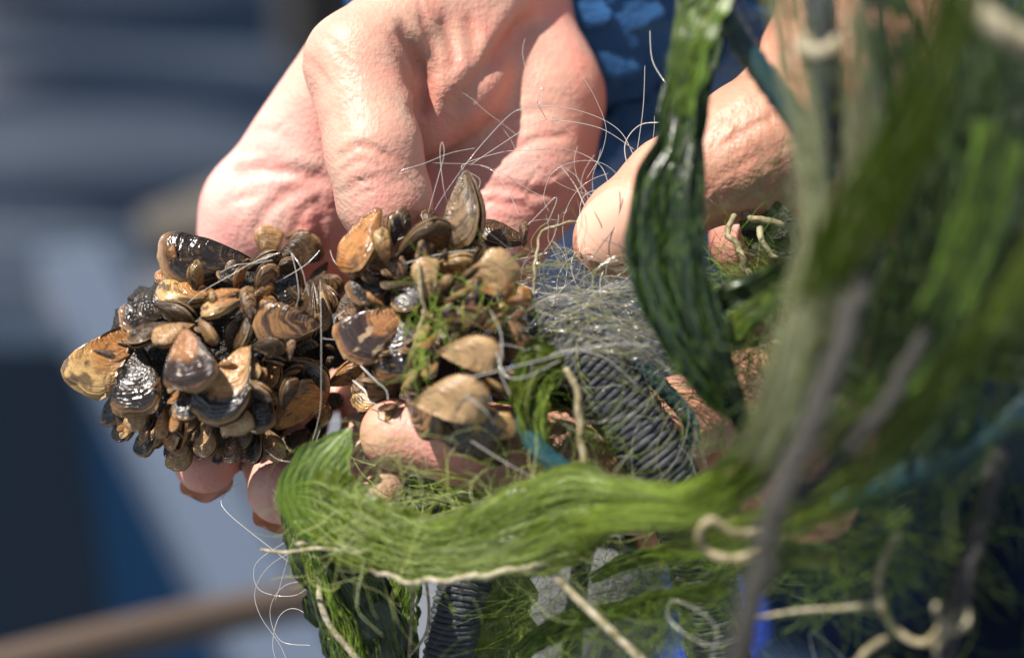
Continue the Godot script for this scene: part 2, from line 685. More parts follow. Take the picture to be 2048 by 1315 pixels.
func make_person() -> void:
	var feet := Vector3(0.28, 0.0, -1.05)
	var person := thing("person", feet, "person in blue jacket holding a mussel covered rope with both bare hands", "person")
	var tone := noise(1.0, 41, 3)
	var pink := Color(0.80, 0.43, 0.37)
	var tan_ := Color(0.52, 0.275, 0.19)
	var rosy := Color(0.66, 0.30, 0.25)
	# --- open hand: palm to the viewer, fingers hanging, thumb folded across ---
	var h := Flesh.new()
	h.base = Color(0.64, 0.335, 0.255)
	# wrist and forearm
	h.bone(L(975, -60, -52), L(1060, -330, -80), 17.5, 24, 6)
	h.bone(L(925, -70, -46), L(960, -330, -70), 16.5, 23, 10)
	# palm slab
	h.bone(L(960, -10, -54), L(850, 420, -60), 15, 14, 10)
	h.bone(L(920, 0, -52), L(720, 440, -57), 15, 13.5, 12)
	h.bone(L(850, 40, -46), L(620, 440, -41), 13.5, 13.5, 12)
	h.bone(L(690, 120, -31), L(508, 412, -36), 9.6, 10.0, 12)
	h.bone(L(760, 190, -36), L(572, 440, -37), 12.0, 12.0, 14)
	h.bone(L(508, 412, -36), L(505, 470, -40), 10.0, 11.0, 8)
	# heel of the hand on the little-finger side
	h.bone(L(1000, 40, -50), L(1058, 200, -43), 17.5, 17, 9)
	h.bone(L(1058, 200, -43), L(1034, 340, -40), 17, 16.5, 8)
	h.bone(L(1034, 340, -40), L(950, 500, -38), 16.5, 16, 8)
	h.bone(L(1000, 250, -46), L(940, 430, -46), 13, 14, 10)
	# thumb's metacarpal and muscle
	h.bone(L(960, -50, -38), L(712, 126, -9), 15.5, 11.2, 6)
	h.bone(L(945, 0, -33), L(890, 160, -24), 15.5, 13.5, 5)
	h.bone(L(890, 160, -24), L(838, 225, -22), 13.5, 10.5, 4)
	# thumb
	h.bone(L(712, 126, -9), L(747, 300, -1), 11.6, 10.6, 3.5)
	h.bone(L(747, 300, -1), L(769, 400, -2), 10.6, 10.5, 2.5)
	h.bone(L(769, 400, -2), L(789, 464, -5), 10.4, 8.6, 2.5)
	h.bone(L(738, 350, 3), L(768, 430, 2), 6.6, 6.6, 4)
	# web between thumb and index
	h.bone(L(676, 175, -24), L(600, 300, -36), 6.5, 8, 8)
	# fingers: index, middle, ring, little
	h.bone(L(512, 430, -42), L(452, 715, -46), 12.0, 9.6, 6)
	h.bone(L(452, 715, -46), L(424, 850, -24), 9.4, 8.6, 3)
	h.bone(L(424, 850, -24), L(411, 922, -13), 8.7, 7.4, 3)
	h.bone(L(640, 470, -51), L(596, 775, -50), 11.8, 9.8, 5)
	h.bone(L(596, 775, -50), L(566, 915, -22), 9.6, 9.0, 3)
	h.bone(L(566, 915, -22), L(562, 980, -10), 9.0, 7.8, 3)
	h.bone(L(750, 490, -55), L(752, 770, -48), 11.4, 9.6, 5)
	h.bone(L(752, 770, -48), L(758, 880, -22), 9.4, 8.8, 3)
	h.bone(L(758, 880, -22), L(748, 985, -12), 8.8, 7.4, 3)
	h.bone(L(860, 500, -56), L(862, 720, -50), 10.6, 8.4, 5)
	h.bone(L(862, 720, -50), L(856, 820, -34), 8.2, 7.4, 3)
	h.bone(L(856, 820, -34), L(850, 890, -26), 7.4, 6.2, 3)
	# creases: thumb joint, thumb pulp, thenar border, folds of the thenar, palm lines, finger joints
	cut(h, 11, 0.9, 0.55, [[672, 322, 6], [712, 292, 11], [752, 300, 12], [792, 322, 9]])
	cut(h, 11, 0.7, 0.35, [[680, 345, 6], [720, 318, 11], [770, 330, 11]])
	cut(h, 11, 0.7, 0.30, [[690, 388, 6], [722, 362, 11], [762, 352, 12]])
	cut(h, 11, 0.6, 0.22, [[700, 402, 6], [735, 380, 11], [768, 372, 12]])
	cut(h, -22, 2.2, 2.4, [[1068, 30, -34], [1030, 80, -30], [985, 140, -28], [935, 205, -28], [905, 240, -30]])
	for q in [[800, 40, 850, 175], [838, 30, 872, 150], [880, 30, 905, 140], [935, 20, 940, 120], [780, 70, 822, 190]]:
		cut(h, -8, 1.3, 0.7, [[q[0], q[1], -8], [(q[0] + q[2]) * 0.5 + 8, (q[1] + q[3]) * 0.5, -6], [q[2], q[3], -6]])
	cut(h, -14, 1.7, 1.6, [[800, 62, -10], [836, 120, -10], [850, 180, -10], [842, 240, -10]])
	cut(h, -26, 1.5, 1.0, [[455, 345, -27], [525, 340, -27], [590, 347, -26], [665, 362, -27]])
	cut(h, -28, 1.4, 0.7, [[655, 372, -28], [590, 385, -28], [540, 425, -28], [512, 470, -28]])
	cut(h, -28, 1.1, 0.5, [[650, 395, -29], [612, 425, -29], [590, 480, -30]])
	cut(h, -28, 1.2, 0.55, [[640, 400, -31], [648, 445, -32], [640, 500, -32]])
	cut(h, -28, 1.0, 0.35, [[440, 420, -27], [480, 400, -26], [530, 398, -28]])
	cut(h, -26, 0.9, 0.28, [[470, 300, -27], [520, 305, -26], [580, 318, -26]])
	cut(h, -26, 0.9, 0.22, [[500, 255, -27], [545, 262, -24], [590, 280, -24]])
	cut(h, -20, 1.2, 0.5, [[940, 380, -22], [1000, 372, -20], [1070, 385, -20], [1130, 380, -26]])
	cut(h, -20, 1.0, 0.4, [[930, 405, -22], [990, 402, -20], [1060, 412, -21]])
	cut(h, -20, 1.1, 0.35, [[960, 250, -20], [1030, 225, -20], [1110, 215, -22]])
	cut(h, -20, 1.1, 0.35, [[1020, 300, -20], [1080, 275, -20], [1140, 268, -24]])
	for q in [[560, 170], [605, 118], [640, 75]]:
		cut(h, -8, 0.9, 0.3, [[q[0], q[1], -12], [q[0] + 28, q[1] + 16, 0], [q[0] + 60, q[1] + 60, 2]])
	var rf := RandomNumberGenerator.new()
	rf.seed = 5
	for kk in 46:                                        # fine lines across the thumb
		var f := rf.randf()
		var u := lerpf(690, 770, f) + rf.randf_range(-70, 60)
		var v := lerpf(150, 430, f)
		var ln := rf.randf_range(12, 34)
		cut(h, 9, 0.42, rf.randf_range(0.08, 0.17), [[u - ln, v + rf.randf_range(0, 12), 7], [u, v - 3, 9], [u + ln, v + rf.randf_range(-4, 8), 7]])
	for kk in 60:                                        # and over the palm
		var u := rf.randf_range(430, 660) if kk % 2 == 0 else rf.randf_range(900, 1160)
		var v := rf.randf_range(220, 470)
		var an := rf.randf_range(-0.6, 1.3)
		var ln := rf.randf_range(12, 42)
		cut(h, -24, 0.5, rf.randf_range(0.08, 0.22), [[u - cos(an) * ln, v + sin(an) * ln, -24], [u + rf.randf_range(-6, 6), v + rf.randf_range(-6, 6), -23], [u + cos(an) * ln, v - sin(an) * ln, -24]])
	for kk in 26:
		var u := rf.randf_range(800, 1060)
		var v := rf.randf_range(10, 230)
		var ln := rf.randf_range(16, 40)
		cut(h, -12, 0.55, rf.randf_range(0.1, 0.28), [[u - ln * 0.3, v - ln, -10], [u, v, -9], [u + ln * 0.25, v + ln, -10]])
	# colours that the skin has by itself
	for q in [[450, 420, -28, 26, pink, 0.95], [560, 420, -32, 28, pink, 0.95], [500, 320, -28, 20, pink, 0.8], [640, 470, -30, 24, rosy, 0.6], [1030, 330, -20, 26, pink, 0.75], [960, 420, -22, 24, pink, 0.8], [1080, 180, -22, 20, Color(0.64, 0.36, 0.26), 0.6],
			[690, 130, 0, 20, Color(0.57, 0.33, 0.245), 0.7], [740, 250, 10, 16, Color(0.56, 0.31, 0.225), 0.7], [770, 400, 10, 17, Color(0.60, 0.32, 0.25), 0.8], [900, 100, -5, 22, tan_, 0.6], [860, 60, -5, 18, Color(0.47, 0.25, 0.17), 0.35],
			[410, 930, -4, 10, Color(0.50, 0.235, 0.175), 0.9], [560, 960, -2, 12, Color(0.60, 0.31, 0.25), 0.8], [700, 840, -14, 12, Color(0.64, 0.34, 0.28), 0.9]]:
		h.tints.append([L(q[0], q[1], q[2]), q[3] * 0.001, q[4], q[5]])
	var ga := h.build(0.0019, tone)
	# --- the other hand: thumb above the rope, fingers below it ---
	h = Flesh.new()
	h.base = Color(0.56, 0.27, 0.175)
	h.bone(L(1755, -30, -44), L(1850, -330, -74), 22, 26, 6)
	h.bone(L(1715, 130, -32), L(1755, -30, -44), 19, 22, 10)
	h.bone(L(1700, 350, -36), L(1715, 130, -32), 18, 19, 12)
	h.bone(L(1740, 560, -40), L(1740, 300, -38), 17, 19, 12)
	h.bone(L(1525, 290, -6), L(1665, 150, -22), 13.6, 17.0, 10)
	h.bone(L(1480, 315, -4), L(1580, 300, -16), 12, 14, 10)
	h.bone(L(1350, 376, 0), L(1505, 300, -4), 11.0, 13.6, 6)
	h.bone(L(1250, 458, 0), L(1350, 372, 0), 10.4, 11.0, 4)
	h.bone(L(1212, 487, -1), L(1250, 458, 0), 7.4, 9.9, 3)
	# fingers under the rope: index, middle, ring, little (the tips point left)
	h.bone(L(1690, 560, -34), L(1450, 800, -14), 12, 10.5, 8)
	h.bone(L(1450, 800, -14), L(1190, 905, 2), 10.2, 9.6, 4)
	h.bone(L(1190, 905, 2), L(940, 888, 8), 9.6, 9.2, 3)
	h.bone(L(940, 888, 8), L(792, 868, 8), 9.2, 8.0, 3)
	h.bone(L(1715, 640, -40), L(1500, 940, -34), 12, 10.5, 8)
	h.bone(L(1500, 940, -34), L(1270, 985, -24), 10.2, 9.4, 3)
	h.bone(L(1270, 985, -24), L(1120, 985, -22), 9.2, 7.6, 3)
	h.bone(L(1735, 690, -48), L(1560, 1000, -50), 11.5, 10, 8)
	h.bone(L(1560, 1000, -50), L(1330, 1070, -44), 9.6, 7.6, 3)
	h.bone(L(1745, 720, -58), L(1640, 1010, -62), 10.5, 8.5, 8)
	h.bone(L(1640, 1010, -62), L(1480, 1080, -60), 8.4, 6.8, 3)
	# fingertips of that hand seen under its thumb
	h.bone(L(1640, 470, -40), L(1500, 480, -38), 13, 10, 6)
	h.bone(L(1660, 400, -44), L(1590, 410, -36), 11, 9, 3)
	for q in [[1410, 250, 1500, 200, 1560, 150], [1430, 300, 1510, 250, 1590, 210], [1440, 350, 1520, 310, 1600, 280]]:
		cut(h, 12, 0.8, 0.3, [[q[0], q[1], 12], [q[2], q[3], 11], [q[4], q[5], 4]])
	var rr := RandomNumberGenerator.new()
	rr.seed = 8
	for kk in 34:                                        # skin lines on the back of the thumb's base
		var u := rr.randf_range(1400, 1600)
		var v := rr.randf_range(170, 410)
		var an := rr.randf_range(0.9, 1.75)
		var ln := rr.randf_range(18, 46)
		cut(h, 10, 0.55, rr.randf_range(0.12, 0.28), [[u - cos(an) * ln, v + sin(an) * ln, 9], [u + rr.randf_range(-5, 5), v, 11], [u + cos(an) * ln, v - sin(an) * ln, 9]])
	cut(h, 9, 0.8, 0.5, [[1190, 548, 5], [1215, 530, 8], [1258, 512, 10]])
	cut(h, 16, 0.8, 0.4, [[930, 830, 15], [945, 890, 17], [935, 945, 14]])
	for q in [[1215, 480, 8, 12, Color(0.64, 0.37, 0.29), 0.9], [1480, 330, 10, 24, Color(0.52, 0.26, 0.18), 0.7], [1300, 330, 4, 14, Color(0.58, 0.32, 0.22), 0.7], [850, 860, 16, 16, Color(0.64, 0.33, 0.27), 0.9], [1000, 910, 16, 14, Color(0.60, 0.28, 0.23), 0.8],
			[770, 900, 12, 9, Color(0.58, 0.31, 0.21), 0.8], [1540, 430, -30, 16, rosy, 0.7], [1480, 480, -30, 12, rosy, 0.7]]:
		h.tints.append([L(q[0], q[1], q[2]), q[3] * 0.001, q[4], q[5]])
	var gb := h.build(0.0019, tone)
	# one mesh for the body
	var off := ga.v.size()
	for k in gb.v.size():
		ga.v.append(gb.v[k])
		ga.n.append(gb.n[k])
		ga.c.append(gb.c[k])
	for k in gb.i:
		ga.i.append(k + off)
	for k in ga.v.size():
		ga.v[k] = W(ga.v[k])
		ga.n[k] = cb * ga.n[k]
	put("body", ga.mesh(feet), M.skin, person)
	# fingernails: the lifted thumb's, and the rims under the two hanging fingertips
	nail(person, feet, [1296, 398, 11.0], [1168, 506, 7.0], 7.6, Vector3(-0.05, 0.10, 1.0), 0.0032)
	nail(person, feet, [416, 938, -21.5], [408, 994, -15.5], 6.2, Vector3(0.05, -0.75, -0.7), 0.0026)
	nail(person, feet, [562, 998, -19], [560, 1056, -12.5], 6.6, Vector3(0.05, -0.75, -0.7), 0.0026)
	make_clothes(person, feet)

func nail(person: Node3D, feet: Vector3, from: Array, to: Array, half: float, out: Vector3, bow: float) -> void:
	var g := Geo.new()
	var a := L(from[0], from[1], from[2])
	var b := L(to[0], to[1], to[2])
	var dir := (b - a).normalized()
	out = (out - dir * out.dot(dir)).normalized()
	var side := dir.cross(out)
	for face in 2:
		var base := g.v.size()
		for i in 11:
			for j in 11:
				var f := i / 10.0
				var x := j / 5.0 - 1.0
				var wid := half * 0.001 * (0.86 + 0.14 * sin(f * PI)) * (sqrt(maxf(0.0, 1.0 - pow(2.0 * f - 1.0, 6))) * 0.35 + 0.65)
				var end := a.lerp(b, f - 0.10 * x * x * signf(f - 0.5) * absf(2.0 * f - 1.0))
				g.v.append(W(end + side * x * wid + out * (bow * (1.0 - x * x) * 0.8 + bow * 0.2 * sin(f * PI) - face * 0.0005)))
				g.n.append(cb * (out + side * x * 0.8 + dir * 0.1 * (f - 0.5)).normalized() * (1.0 - 2.0 * face))
		for i in 10:
			for j in 10:
				var q := base + i * 11 + j
				g.i.append_array([q, q + 11, q + 1, q + 1, q + 11, q + 12])
	put("fingernail", g.mesh(feet), M.nail, person)

# a sleeve or trunk of cloth: rings along points, wrinkled, with an inner face
func cloth_tube(p: PackedVector3Array, r: Array, flat: float, wr: float, sd: int, sides := 64, fold := 26.0, steps := 14, fine := 0.0) -> Geo:
	var g := Geo.new()
	var n1 := noise(1.0, sd, 3)
	var pts := curve(p, steps)
	for face in 2:
		var base := g.v.size()
		var up := Vector3.ZERO
		var along := 0.0
		for k in pts.size():
			var f := float(k) / (pts.size() - 1)
			var tn := (pts[mini(k + 1, pts.size() - 1)] - pts[maxi(k - 1, 0)]).normalized()
			if k == 0:
				up = tn.cross(cb.x).normalized()
			else:
				up = (up - tn * up.dot(tn)).normalized()
				along += pts[k].distance_to(pts[k - 1])
			var sd2 := tn.cross(up)
			var fi := f * (r.size() - 1)
			var rad := lerpf(r[int(fi)], r[mini(int(fi) + 1, r.size() - 1)], fi - int(fi)) * 0.001
			for s in sides + 1:
				var an := TAU * s / sides
				var dir := up * cos(an) + sd2 * sin(an) * flat
				var q := Vector3(cos(an), sin(an), 0) * 1.3
				var w := n1.get_noise_3d(q.x * 1.2, q.y * 1.2, along * fold) + 0.7 * (absf(n1.get_noise_3d(q.x * 1.0 + 40, q.y * 1.0, along * fold * 2.6)) * 2.0 - 0.4)
				w += 0.5 * n1.get_noise_3d(q.x * 4.0, q.y * 4.0, along * fold * 3.0)
				if fine > 0.0:
					w += fine * (1.0 - 2.2 * absf(n1.get_noise_3d(q.x * 3.4 + 9.0, q.y * 3.4, along * fold * 2.0 + rad * 60.0)))
				g.v.append(pts[k] + dir * (rad - face * 0.0012) + dir * w * wr * 0.001)
				g.n.append(dir.normalized() * (1.0 - 2.0 * face))
		for k in pts.size() - 1:
			for s in sides:
				var a := base + k * (sides + 1) + s
				var b := a + sides + 1
				g.i.append_array([a, b, a + 1, a + 1, b, b + 1])
	g.smooth()
	return g

func make_clothes(person: Node3D, feet: Vector3) -> void:
	# the cuff is gathered at the wrist of the open hand and the loose sleeve bulges out behind it
	var sl := PackedVector3Array([P(1000, 10, -54), P(1025, -10, -64), P(1055, -30, -80), P(1110, -160, -120), P(1300, -1000, -330)])
	put("sleeve", cloth_tube(sl, [18, 34, 42, 43, 45, 48, 52, 55, 58], 1.0, 6.0, 51, 128, 50, 26, 0.45).mesh(feet), M.blue_cloth, person)
	sl = PackedVector3Array([P(1760, -120, -48), P(1790, -220, -70), P(1840, -480, -130), P(1900, -1300, -330)])
	put("sleeve", cloth_tube(sl, [37, 39, 44, 60], 1.0, 4.5, 52).mesh(feet), M.blue_cloth, person)
	# front of the jacket and the dark trousers behind the hands
	var tr := PackedVector3Array([Vector3(0.27, 1.02, -1.02), Vector3(0.275, 1.3, -1.03), Vector3(0.28, 1.55, -1.06)])
	put("jacket", cloth_tube(tr, [200, 205, 190], 1.25, 14, 53, 96, 9.0).mesh(feet), M.navy_cloth, person)
	for s in [-1.0, 1.0]:
		var hip := Vector3(0.28 + s * 0.10, 1.06, -1.02)
		put("trouser_leg", cloth_tube(PackedVector3Array([hip, hip + Vector3(s * 0.03, -0.45, 0.02), hip + Vector3(s * 0.05, -0.70, -0.02)]), [120, 100, 84], 1.0, 9, 54 + int(s), 64, 9.0).mesh(feet), M.navy_cloth, person)
# ---------- mussels ----------
const KINDS := ["black", "tan", "striped", "cream", "olive brown", "patched", "pale tan", "black tipped tan", "grey brown"]
const NK := 9
var shell_mats := []
var shell_big := []
var shell_small := []
var shell_turn := 0
var placed := []          # [u, v, short name] of the mussels that others are described by

func outline(t: float, tall: float) -> Vector2:
	# a lopsided wedge: pointed beak at the origin, near-straight lower side, rounded far end, arched back
	var pts := [Vector2(0, 0), Vector2(0.28, -0.05), Vector2(0.62, -0.10), Vector2(0.92, -0.11), Vector2(1.0, 0.05), Vector2(0.94, 0.28), Vector2(0.76, 0.43), Vector2(0.50, 0.40), Vector2(0.2, 0.19), Vector2(0, 0)]
	var f := t * (pts.size() - 1)
	var k := mini(int(f), pts.size() - 2)
	var a: Vector2 = pts[maxi(k - 1, 0)] if k > 0 else Vector2(-0.02, 0.06)
	var d: Vector2 = pts[k + 2] if k + 2 < pts.size() else Vector2(-0.02, -0.06)
	var b: Vector2 = pts[k]
	var p: Vector2 = b.cubic_interpolate(pts[k + 1], a, d, f - k)
	return Vector2(p.x - 0.5, (p.y - 0.12) * tall)

func valve_mesh(nr: int, nt: int, tall: float, wide: float, sd: int, gape: float) -> ArrayMesh:
	var g := Geo.new()
	var ns := noise(1.0, sd, 2)
	var beak := Vector2(-0.5, -0.12 * tall)
	for i in nr + 1:
		var r := pow(float(i) / nr, 0.8)
		for j in nt + 1:
			var t := float(j) / nt
			var o := outline(t, tall) - beak
			var rr := r * (1.0 + 0.045 * ns.get_noise_2d(r * 4.0 + 20.0, t * 4.0) + 0.02 * ns.get_noise_2d(t * 16.0, r * 3.0))
			var p := beak + o * rr
			var tr := 0.34 + 0.05 * sin(sd * 1.7)
			var across := pow(t / tr, 0.72) if t < tr else 1.0 - pow((t - tr) / (1.0 - tr), 1.35)
			across = lerpf(across, pow(sin(PI * pow(t, 0.78)), 0.7), 0.3)
			var dome := pow(r, 0.72) * pow(maxf(1.0 - pow(r, 3.0), 0.0), 0.6) * clampf(across, 0.0, 1.0)
			var z := wide * dome * 1.38
			z += wide * 0.16 * ns.get_noise_2d(r * 4.0, t * 3.0 + 9.0) * dome + wide * 0.05 * ns.get_noise_2d(r * 14.0, t * 9.0 + 9.0) * dome
			z -= wide * 0.05 * pow(maxf(sin(r * 21.0 + 2.0 * ns.get_noise_2d(t * 2.0, 5.0)), 0.0), 6.0) * dome * 2.0
			z += gape * (p.x + 0.5) + 0.006
			g.v.append(Vector3(p.x, p.y, z))
			g.n.append(Vector3(0, 0, 1))
			g.t.append(Vector2(t, r))
	for i in nr:
		for j in nt:
			var a := i * (nt + 1) + j
			var b := a + nt + 1
			g.i.append_array([a, b, a + 1, a + 1, b, b + 1])
	g.smooth()
	# the lip turns in at the margin, so that the shell has thickness
	var base := g.v.size()
	for j in nt + 1:
		var q := g.v[nr * (nt + 1) + j]
		g.v.append(q)
		g.n.append(Vector3(0, 0, -1))
		g.t.append(Vector2(float(j) / nt, 0.985))
	for j in nt + 1:
		var q := g.v[nr * (nt + 1) + j]
		g.v.append(Vector3(q.x * 0.9, q.y * 0.9 + 0.004, q.z + wide * 0.22))
		g.n.append(Vector3(0, 0, -1))
		g.t.append(Vector2(float(j) / nt, 0.90))
	for j in nt:
		g.i.append_array([base + j, base + nt + 1 + j, base + j + 1, base + j + 1, base + nt + 1 + j, base + nt + 2 + j])
	return g.mesh()

func shell_image(kind: int, size: int, sd: int) -> ImageTexture:
	var im := Image.create(size, size, false, Image.FORMAT_RGB8)
	var n1 := noise(1.0, 170 + kind + sd, 4)
	var n2 := noise(1.0, 190 + kind + sd, 2)
	for y in size:
		var r := (y + 0.5) / size
		for x in size:
			var t := (x + 0.5) / size
			var warp := n1.get_noise_2d(t * 2.2, r * 2.2)
			var blot := n1.get_noise_2d(t * 4.0 + 30.0, r * 3.0 + 11.0)
			var line := 0.5 + 0.5 * sin((r + 0.02 * warp) * 95.0 + 5.0 * n2.get_noise_2d(r * 12.0, 3.0))
			var ray := n1.get_noise_2d(t * 26.0, r * 2.5 + 60.0)
			var fine := n1.get_noise_2d(t * 38.0 + 7.0, r * 44.0)
			var band := n2.get_noise_2d(r * 9.0 + 4.0, t * 0.9)
			var c := Color.BLACK
			var zig := sin((r * 15.0 + absf(fposmod(t * 6.0, 2.0) - 1.0) * 1.7 + warp * 3.0) * 2.2)
			if kind == 0:
				c = Color(0.016, 0.0145, 0.0150).lerp(Color(0.085, 0.060, 0.038), clampf(ray * 0.9 + band * 1.1 + blot * 0.5 - 0.05, 0.0, 0.9))
				c = c.lerp(Color(0.27, 0.16, 0.075), smoothstep(0.86, 0.98, r + 0.06 * blot) * 0.75)
			elif kind == 1:
				c = Color(0.30, 0.135, 0.040).lerp(Color(0.42, 0.235, 0.09), clampf(ray + 0.4, 0.0, 1.0))
				c = c.lerp(Color(0.06, 0.035, 0.02), clampf(blot * 2.4 - 0.45, 0.0, 0.8))
			elif kind == 2:
				c = Color(0.23, 0.135, 0.065).lerp(Color(0.045, 0.028, 0.02), smoothstep(-0.25, 0.35, zig + 0.7 * band))
				c = c.lerp(Color(0.10, 0.07, 0.05), clampf(blot, 0.0, 0.6))
			elif kind == 3:
				c = Color(0.30, 0.18, 0.075).lerp(Color(0.42, 0.31, 0.18), clampf(ray + 0.4, 0.0, 1.0))
				c = c.lerp(Color(0.17, 0.095, 0.045), clampf(smoothstep(0.25, 0.8, zig + band) * 0.55 + blot * 0.9 - 0.1, 0.0, 0.75))
			elif kind == 4:
				c = Color(0.045, 0.028, 0.014).lerp(Color(0.125, 0.078, 0.036), clampf(ray * 1.1 + band * 0.6 + 0.25, 0.0, 1.0))
				c = c.lerp(Color(0.02, 0.016, 0.012), clampf(blot * 1.8, 0.0, 0.75))
			elif kind == 5:
				c = Color(0.30, 0.15, 0.075).lerp(Color(0.40, 0.25, 0.15), clampf(ray + 0.3, 0.0, 1.0))
				var dark := smoothstep(0.42, 0.66, r + 0.25 * blot + 0.10 * warp) * (1.0 - smoothstep(0.90, 0.99, r))
				c = c.lerp(Color(0.026, 0.022, 0.026), dark * 0.95)
				c = c.lerp(Color(0.45, 0.37, 0.28), smoothstep(0.34, 0.46, n1.get_noise_2d(t * 7.0 + 2.0, r * 2.0)) * 0.8 * smoothstep(0.4, 0.6, r))
			elif kind == 6:
				c = Color(0.33, 0.165, 0.06).lerp(Color(0.44, 0.32, 0.15), smoothstep(0.45, 0.85, r + 0.2 * blot))
				c = c.lerp(Color(0.05, 0.034, 0.026), clampf(smoothstep(0.22, 0.45, blot) * 0.8 + smoothstep(0.5, 0.9, zig * 0.6 + band) * 0.4, 0.0, 0.85) * smoothstep(0.95, 0.6, absf(t - 0.5) * 0.4 + 0.5))
			elif kind == 8:
				c = Color(0.20, 0.15, 0.10).lerp(Color(0.085, 0.062, 0.042), smoothstep(-0.2, 0.4, ray * 0.8 + band))
				c = c.lerp(Color(0.02, 0.018, 0.016), clampf(blot * 2.0 - 0.1, 0.0, 0.8))
			else:
				c = Color(0.36, 0.205, 0.088).lerp(Color(0.44, 0.30, 0.15), clampf(ray + 0.4, 0.0, 1.0))
				c = c.lerp(Color(0.022, 0.02, 0.022), smoothstep(0.58, 0.78, r + 0.22 * warp + 0.1 * ray) * (1.0 - smoothstep(0.93, 1.0, r)))
			if kind == 3 and sd > 0:
				c = c.lerp(Color(0.66, 0.54, 0.36), 0.28)
			var dim := 0.90 + 0.12 * line + 0.30 * fine
			c = Color(c.r * dim * 1.03, c.g * dim * 0.90, c.b * dim * 0.74)
			c = c.lerp(Color(0.35, 0.23, 0.12), smoothstep(0.955, 0.99, r) * 0.6)
			# silt that clings in patches
			c = c.lerp(Color(0.085, 0.056, 0.030), smoothstep(0.28, 0.6, n1.get_noise_2d(t * 6.0 + 80.0, r * 7.0 + 80.0) + 0.25 * fine) * 0.55)
			im.set_pixel(x, y, c.linear_to_srgb())
	return ImageTexture.create_from_image(im)

func shell_relief(size: int) -> ImageTexture:
	var im := Image.create(size, size, false, Image.FORMAT_RGB8)
	var n1 := noise(1.0, 64, 3)
	for y in size:
		var r := (y + 0.5) / size
		for x in size:
			var t := (x + 0.5) / size
			var wv := n1.get_noise_2d(t * 2.0, r * 2.0)
			var h := 0.5 + 0.2 * sin((r + 0.015 * wv) * 120.0 + 4.0 * n1.get_noise_1d(r * 11.0)) + 0.16 * sin((r + 0.02 * wv) * 47.0) + 0.22 * n1.get_noise_2d(t * 22.0, r * 26.0) + 0.10 * n1.get_noise_2d(t * 60.0, r * 20.0)
			h = clampf(h, 0.0, 1.0)
			im.set_pixel(x, y, Color(h, h, h))
	return ImageTexture.create_from_image(im)

func mussel(at: Vector3, bs: Basis, length: float, kind: int, shape: int, big: bool, label: String, group: String) -> Node3D:
	var o := thing("mussel", at, label, "mussel", group)
	o.basis = bs.scaled_local(Vector3.ONE * length)
	var ms: ArrayMesh = shell_big[shape + (4 if shell_turn % 2 == 1 else 0)] if big else shell_small[(shape + shell_turn) % 8]
	var look: Material = shell_mats[kind + (NK if shell_turn % 3 == 1 and kind < NK and kind != 3 else 0)]
	shell_turn += 1
	for s in 2:
		var v := put("valve", ms, look, o)
		if s == 1:
			v.scale = Vector3(1, 1, -1)
	return o

func stance(ang: float, roll: float, tip: float) -> Basis:
	# long axis at this angle in the picture plane, leaning out of it by tip, rolled about itself
	var x := Vector3(cos(ang) * cos(tip), sin(ang) * cos(tip), sin(tip))
	var z := (Vector3(0, 0, 1) - x * x.z).normalized()
	var y := z.cross(x)
	return cb * (Basis(x, y, z) * Basis(Vector3.RIGHT, roll))

func clump_front(u: float, v: float) -> float:       # how far the left-hand clump reaches towards the viewer
	var a := (u - 415.0) / 275.0
	var b := (v - 705.0) / 240.0
	return -20.0 + 28.0 * sqrt(maxf(0.0, 1.0 - a * a - b * b))

